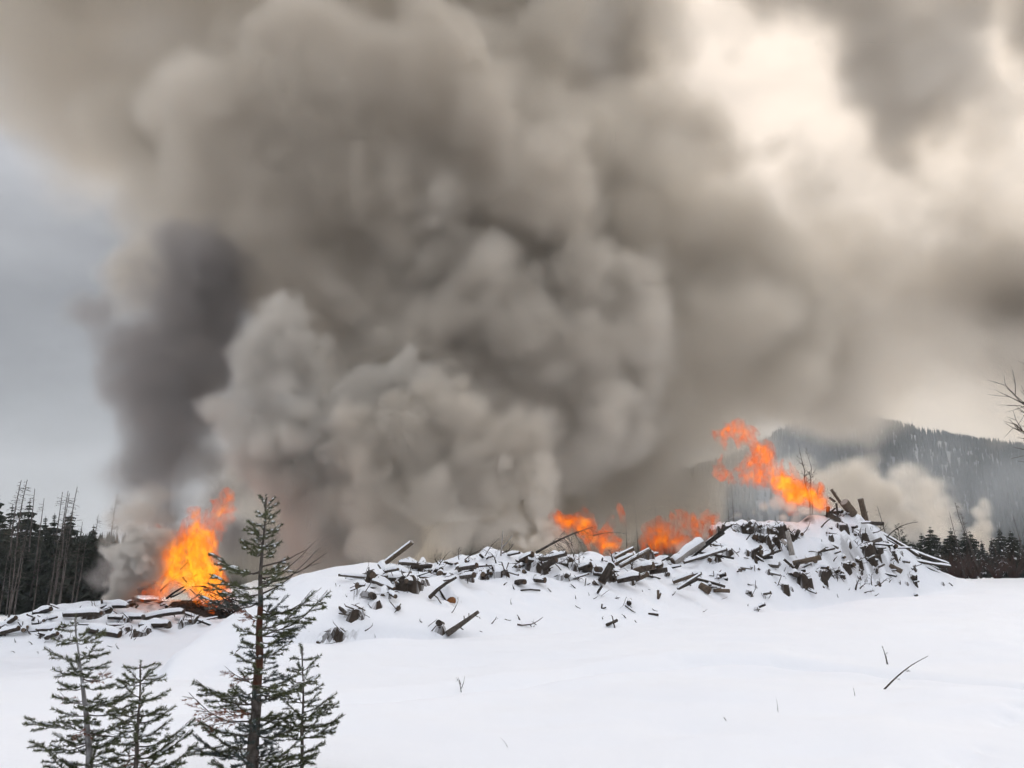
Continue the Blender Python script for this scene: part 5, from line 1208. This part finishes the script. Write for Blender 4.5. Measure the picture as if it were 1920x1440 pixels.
def poly_sdf(U, V, poly):
    p = np.asarray(poly, float); q = np.roll(p, -1, 0); d = np.full(U.shape, 1e9); ins = np.zeros(U.shape, bool)
    for a, b in zip(p, q):
        ab = b - a; s = np.clip(((U - a[0]) * ab[0] + (V - a[1]) * ab[1]) / (ab @ ab + 1e-12), 0, 1)
        d = np.minimum(d, np.hypot(U - a[0] - s * ab[0], V - a[1] - s * ab[1]))
        c = ((a[1] > V) != (b[1] > V)) & (U < (b[0] - a[0]) * (V - a[1]) / (b[1] - a[1] + 1e-12) + a[0]); ins ^= c
    return np.where(ins, d, -d)
def skin_only(name, src, level, material, label):
    """the ragged outer sheet of a flame, from the same field"""
    ng = src.modifiers[0].node_group.copy(); o = link(bpy.data.objects.new(name, src.data))
    return o, ng
def flame(label, polys, t, h, depth, seed, k=2.2, hot=1.5, soot=0.3, holes=(), lean=0.0, fil=0.55, amp=0.22, skin=(0.9, 0.0, 0.14), grow=0.16, gr=1.0):
    g = np.random.default_rng(seed)
    W = [np.array([P(px, py, t)[[0, 2]] for px, py in pl]) for pl in polys]
    y0 = np.mean([P(px, py, t)[1] for pl in polys for px, py in pl])
    A = np.vstack(W); mg = 0.35
    lo = np.array((A[:, 0].min() - mg, y0 - depth, A[:, 1].min() - mg)); hi = np.array((A[:, 0].max() + mg, y0 + depth, A[:, 1].max() + mg))
    n = np.round((hi - lo) / h).astype(int) + 1; hi = lo + (n - 1) * h
    U, V = np.meshgrid(lo[0] + np.arange(n[0]) * h, lo[2] + np.arange(n[2]) * h, indexing='ij')
    S = np.full(U.shape, -1e9)
    for w in W: S = np.maximum(S, poly_sdf(U, V, w))
    for px, py, r in holes:
        c = P(px, py, t)[[0, 2]]; S = np.minimum(S, np.hypot(U - c[0], V - c[1]) - r * t / FPX)
    yy = (lo[1] + np.arange(n[1]) * h - y0)
    F = (S[:, None, :] + grow - 0.55 * np.abs(yy)[None, :, None]).astype(np.float32)
    size = hi - lo; n = tuple(int(q) for q in n)
    w1 = [fbm(n, size, (.55, .55, .9), 3, g) for _ in range(3)]
    ii = np.meshgrid(*[np.arange(q, dtype=np.float32) for q in n], indexing='ij')
    a = 0.17 / h
    F = sample3(F, ii[0] + w1[0] * a, ii[1] + w1[1] * a, ii[2] + w1[2] * a * 1.4)
    # curling filaments: ridged noise, itself bent by the flow and drawn out upwards
    R = grid_noise(n, size, (.34, .34, .62), g); R2 = grid_noise(n, size, (.17, .17, .30), g); R3 = grid_noise(n, size, (.09, .09, .14), g)
    b = 0.22 / h
    q = (ii[0] + w1[1] * b, ii[1] + w1[2] * b, ii[2] + w1[0] * b)
    R, R2 = sample3(R, *q), sample3(R2, *q)
    rid = (1 - np.minimum(np.abs(R), 1)) * .5 + (1 - np.minimum(np.abs(R2), 1)) * .35 + (1 - np.minimum(np.abs(R3), 1)) * .15
    F = F + amp * (rid - 0.55) + 0.05 * R3
    fine = (1 - np.minimum(np.abs(R2), 1)) * .45 + (1 - np.minimum(np.abs(R3), 1)) * .35 + (1 - np.minimum(np.abs(R), 1)) * .2
    core = smooth01(F / 0.7)
    D = smooth01(F / 0.14) * np.clip((fine - (0.62 - 0.35 * core)) / (1 - fil * .55), 0.0, 1.2)
    D = np.clip(D * (0.7 + 0.7 * core), 0, 1.4)
    for ax in range(3):
        s = [slice(None)] * 3
        for e in (0, -1): s[ax] = e; D[tuple(s)] = 0
    vol = volume_object('flame_core', D, lo, hi, flame_material('flame_core', k, hot, soot, gr))
    vol['kind'] = 'stuff'
    # the flame's own mesh: its ragged sheet
    D2 = smooth01(F / 0.16) * np.clip((rid - 0.35) / 0.5, 0.0, 1)
    for ax in range(3):
        s = [slice(None)] * 3
        for e in (0, -1): s[ax] = e; D2[tuple(s)] = 0
    sk = skin_object('flame', D2, lo, hi, flame_skin('flame_sheet', skin[0], skin[1], skin[2], 3.2), 0.3)
    vol.parent = sk
    tag(sk, label, 'fire', 'open flames on the burn piles')
    print('flame', D.shape, round(time.time() - T0, 1))
    return sk
def skin_object(name, dens, lo, hi, material, level):
    o = volume_object(name, dens, lo, hi, material, skin=material, skin_level=level)
    nt = o.modifiers[0].node_group
    j = next(x for x in nt.nodes if x.bl_idname == 'GeometryNodeJoinGeometry')
    s = next(x for x in nt.nodes if x.bl_idname == 'GeometryNodeSetShadeSmooth')
    go = next(x for x in nt.nodes if x.bl_idname == 'NodeGroupOutput')
    nt.links.new(s.outputs[0], go.inputs[0]); nt.nodes.remove(j)
    while len(o.data.materials) > 1: o.data.materials.pop()
    return o
F1 = [(393, 935), (407, 923), (430, 924), (438, 940), (417, 942), (424, 950), (430, 960), (418, 973), (411, 1007), (406, 1036), (419, 1052), (430, 1077), (438, 1111), (434, 1140), (417, 1159), (388, 1159), (370, 1134), (347, 1116), (301, 1124), (276, 1106), (309, 1092), (305, 1063), (318, 1036), (314, 1011), (293, 993), (317, 1000), (347, 990), (354, 982), (347, 967), (363, 960), (380, 956), (392, 971), (398, 957), (411, 942)]
flame('tall bright orange blaze towering from the heap on the left', [F1], 37.5, 0.055, 1.5, 101, k=2.8, hot=1.2, soot=2.6, fil=.75, gr=1.5)
F2 = [(1043, 977), (1063, 957), (1090, 953), (1120, 970), (1125, 985), (1150, 979), (1160, 957), (1170, 961), (1166, 980), (1156, 993), (1174, 1010), (1178, 1030), (1160, 1044), (1123, 1030), (1103, 1010), (1083, 1006), (1057, 992)]
flame('low orange fire burning behind the long bare branch', [F2], 27.5, 0.042, 0.95, 103, k=7.0, hot=1.5, soot=6, gr=1.35)
F3 = [(1207, 1000), (1213, 983), (1240, 973), (1258, 977), (1260, 958), (1285, 958), (1288, 975), (1317, 970), (1337, 966), (1347, 958), (1362, 976), (1345, 992), (1300, 1006), (1262, 1026), (1233, 1042), (1210, 1032)]
flame('low smoky red fire between the slanting poles and the right mound', [F3], 30.5, 0.045, 0.95, 105, k=5.5, hot=1.7, soot=6.5, gr=1.25)
F4a = [(1346, 837), (1351, 821), (1367, 811), (1377, 795), (1397, 796), (1422, 802), (1426, 813), (1408, 827), (1387, 823), (1367, 824)]
F4b = [(1409, 830), (1437, 830), (1452, 852), (1444, 864), (1464, 869), (1483, 882), (1496, 893), (1504, 902), (1522, 898), (1533, 914), (1552, 936), (1534, 946), (1519, 952), (1500, 946), (1489, 952), (1475, 943), (1450, 930), (1458, 917), (1445, 905), (1433, 906), (1423, 916), (1400, 910), (1386, 896), (1386, 880), (1398, 868), (1407, 855)]
F4c = [(1342, 872), (1352, 869), (1367, 886), (1390, 904), (1380, 904), (1364, 894)]
F4d = [(1405, 832), (1412, 820), (1424, 818), (1430, 836)]
flame('tall ragged orange flame twisting left above the right mound', [F4a, F4b, F4c, F4d], 31.5, 0.042, 1.0, 107, k=7.5, hot=1.4, soot=5.5, gr=1.4, holes=((1409, 886, 7),), amp=.26, grow=.24)

# charred limbs of the burning brush, in front of and inside the blaze
gf = np.random.default_rng(55)
def charred(p1, p2, r, label, t, dt=0.0):
    return make_log(P(*p1, t), P(*p2, t + dt), r * t / FPX, r * t / FPX * .5, label, 'charred limbs in the left blaze', name='charred_limb', cat='branch', bark=M_CHAR, ends=(), bend=.05, knots=3)
for p1, p2, r in (((338, 1068), (356, 1050), 1.6), ((352, 1048), (355, 1060), 1.6), ((301, 1108), (316, 1094), 1.4), ((312, 1122), (345, 1100), 2.2), ((320, 1120), (348, 1105), 1.8), ((363, 1082), (368, 1076), 1.2), ((342, 1082), (350, 1092), 1.8)):
    charred(p1, p2, r, 'thin charred limb standing out against the bright blaze', 36.3, gf.uniform(-.2, .2))
for i in range(44):
    a = gf.uniform(0, 1); x = 365 + a * 85; y = gf.uniform(1098 + a * 16, 1166)
    ang = gf.choice((gf.normal(.45, .3), gf.normal(-.4, .35), gf.normal(2.6, .3))); L = gf.uniform(14, 44)
    charred((x - L * math.cos(ang) / 2, y - L * math.sin(ang) / 2), (x + L * math.cos(ang) / 2, y + L * math.sin(ang) / 2), gf.uniform(.7, 1.9), 'charred limb in the burning brush at the foot of the left blaze', gf.uniform(35.2, 36.6), gf.uniform(-.5, .5))
G = Geo()
for i in range(560):
    a = gf.uniform(-.35, 1.1); x = 360 + a * 85; y = 1172 - abs(gf.normal(0, 24)) * (1.0 if a > .1 else .5)
    p = P(x, y, gf.uniform(35.4, 37.2)); d = gf.standard_normal(3); d[2] *= .5; d /= np.linalg.norm(d); L = gf.uniform(.3, 1.1); r = gf.uniform(.008, .03)
    G.tube([p - d * L / 2, p + gf.standard_normal(3) * .06, p + d * L / 2], [r, r * .8, r * .3], 4, cap=False)
tag(G.obj('burning_brush', M_CHAR), 'black mesh of thin branches at the foot of the left blaze', 'brush', kind='stuff')
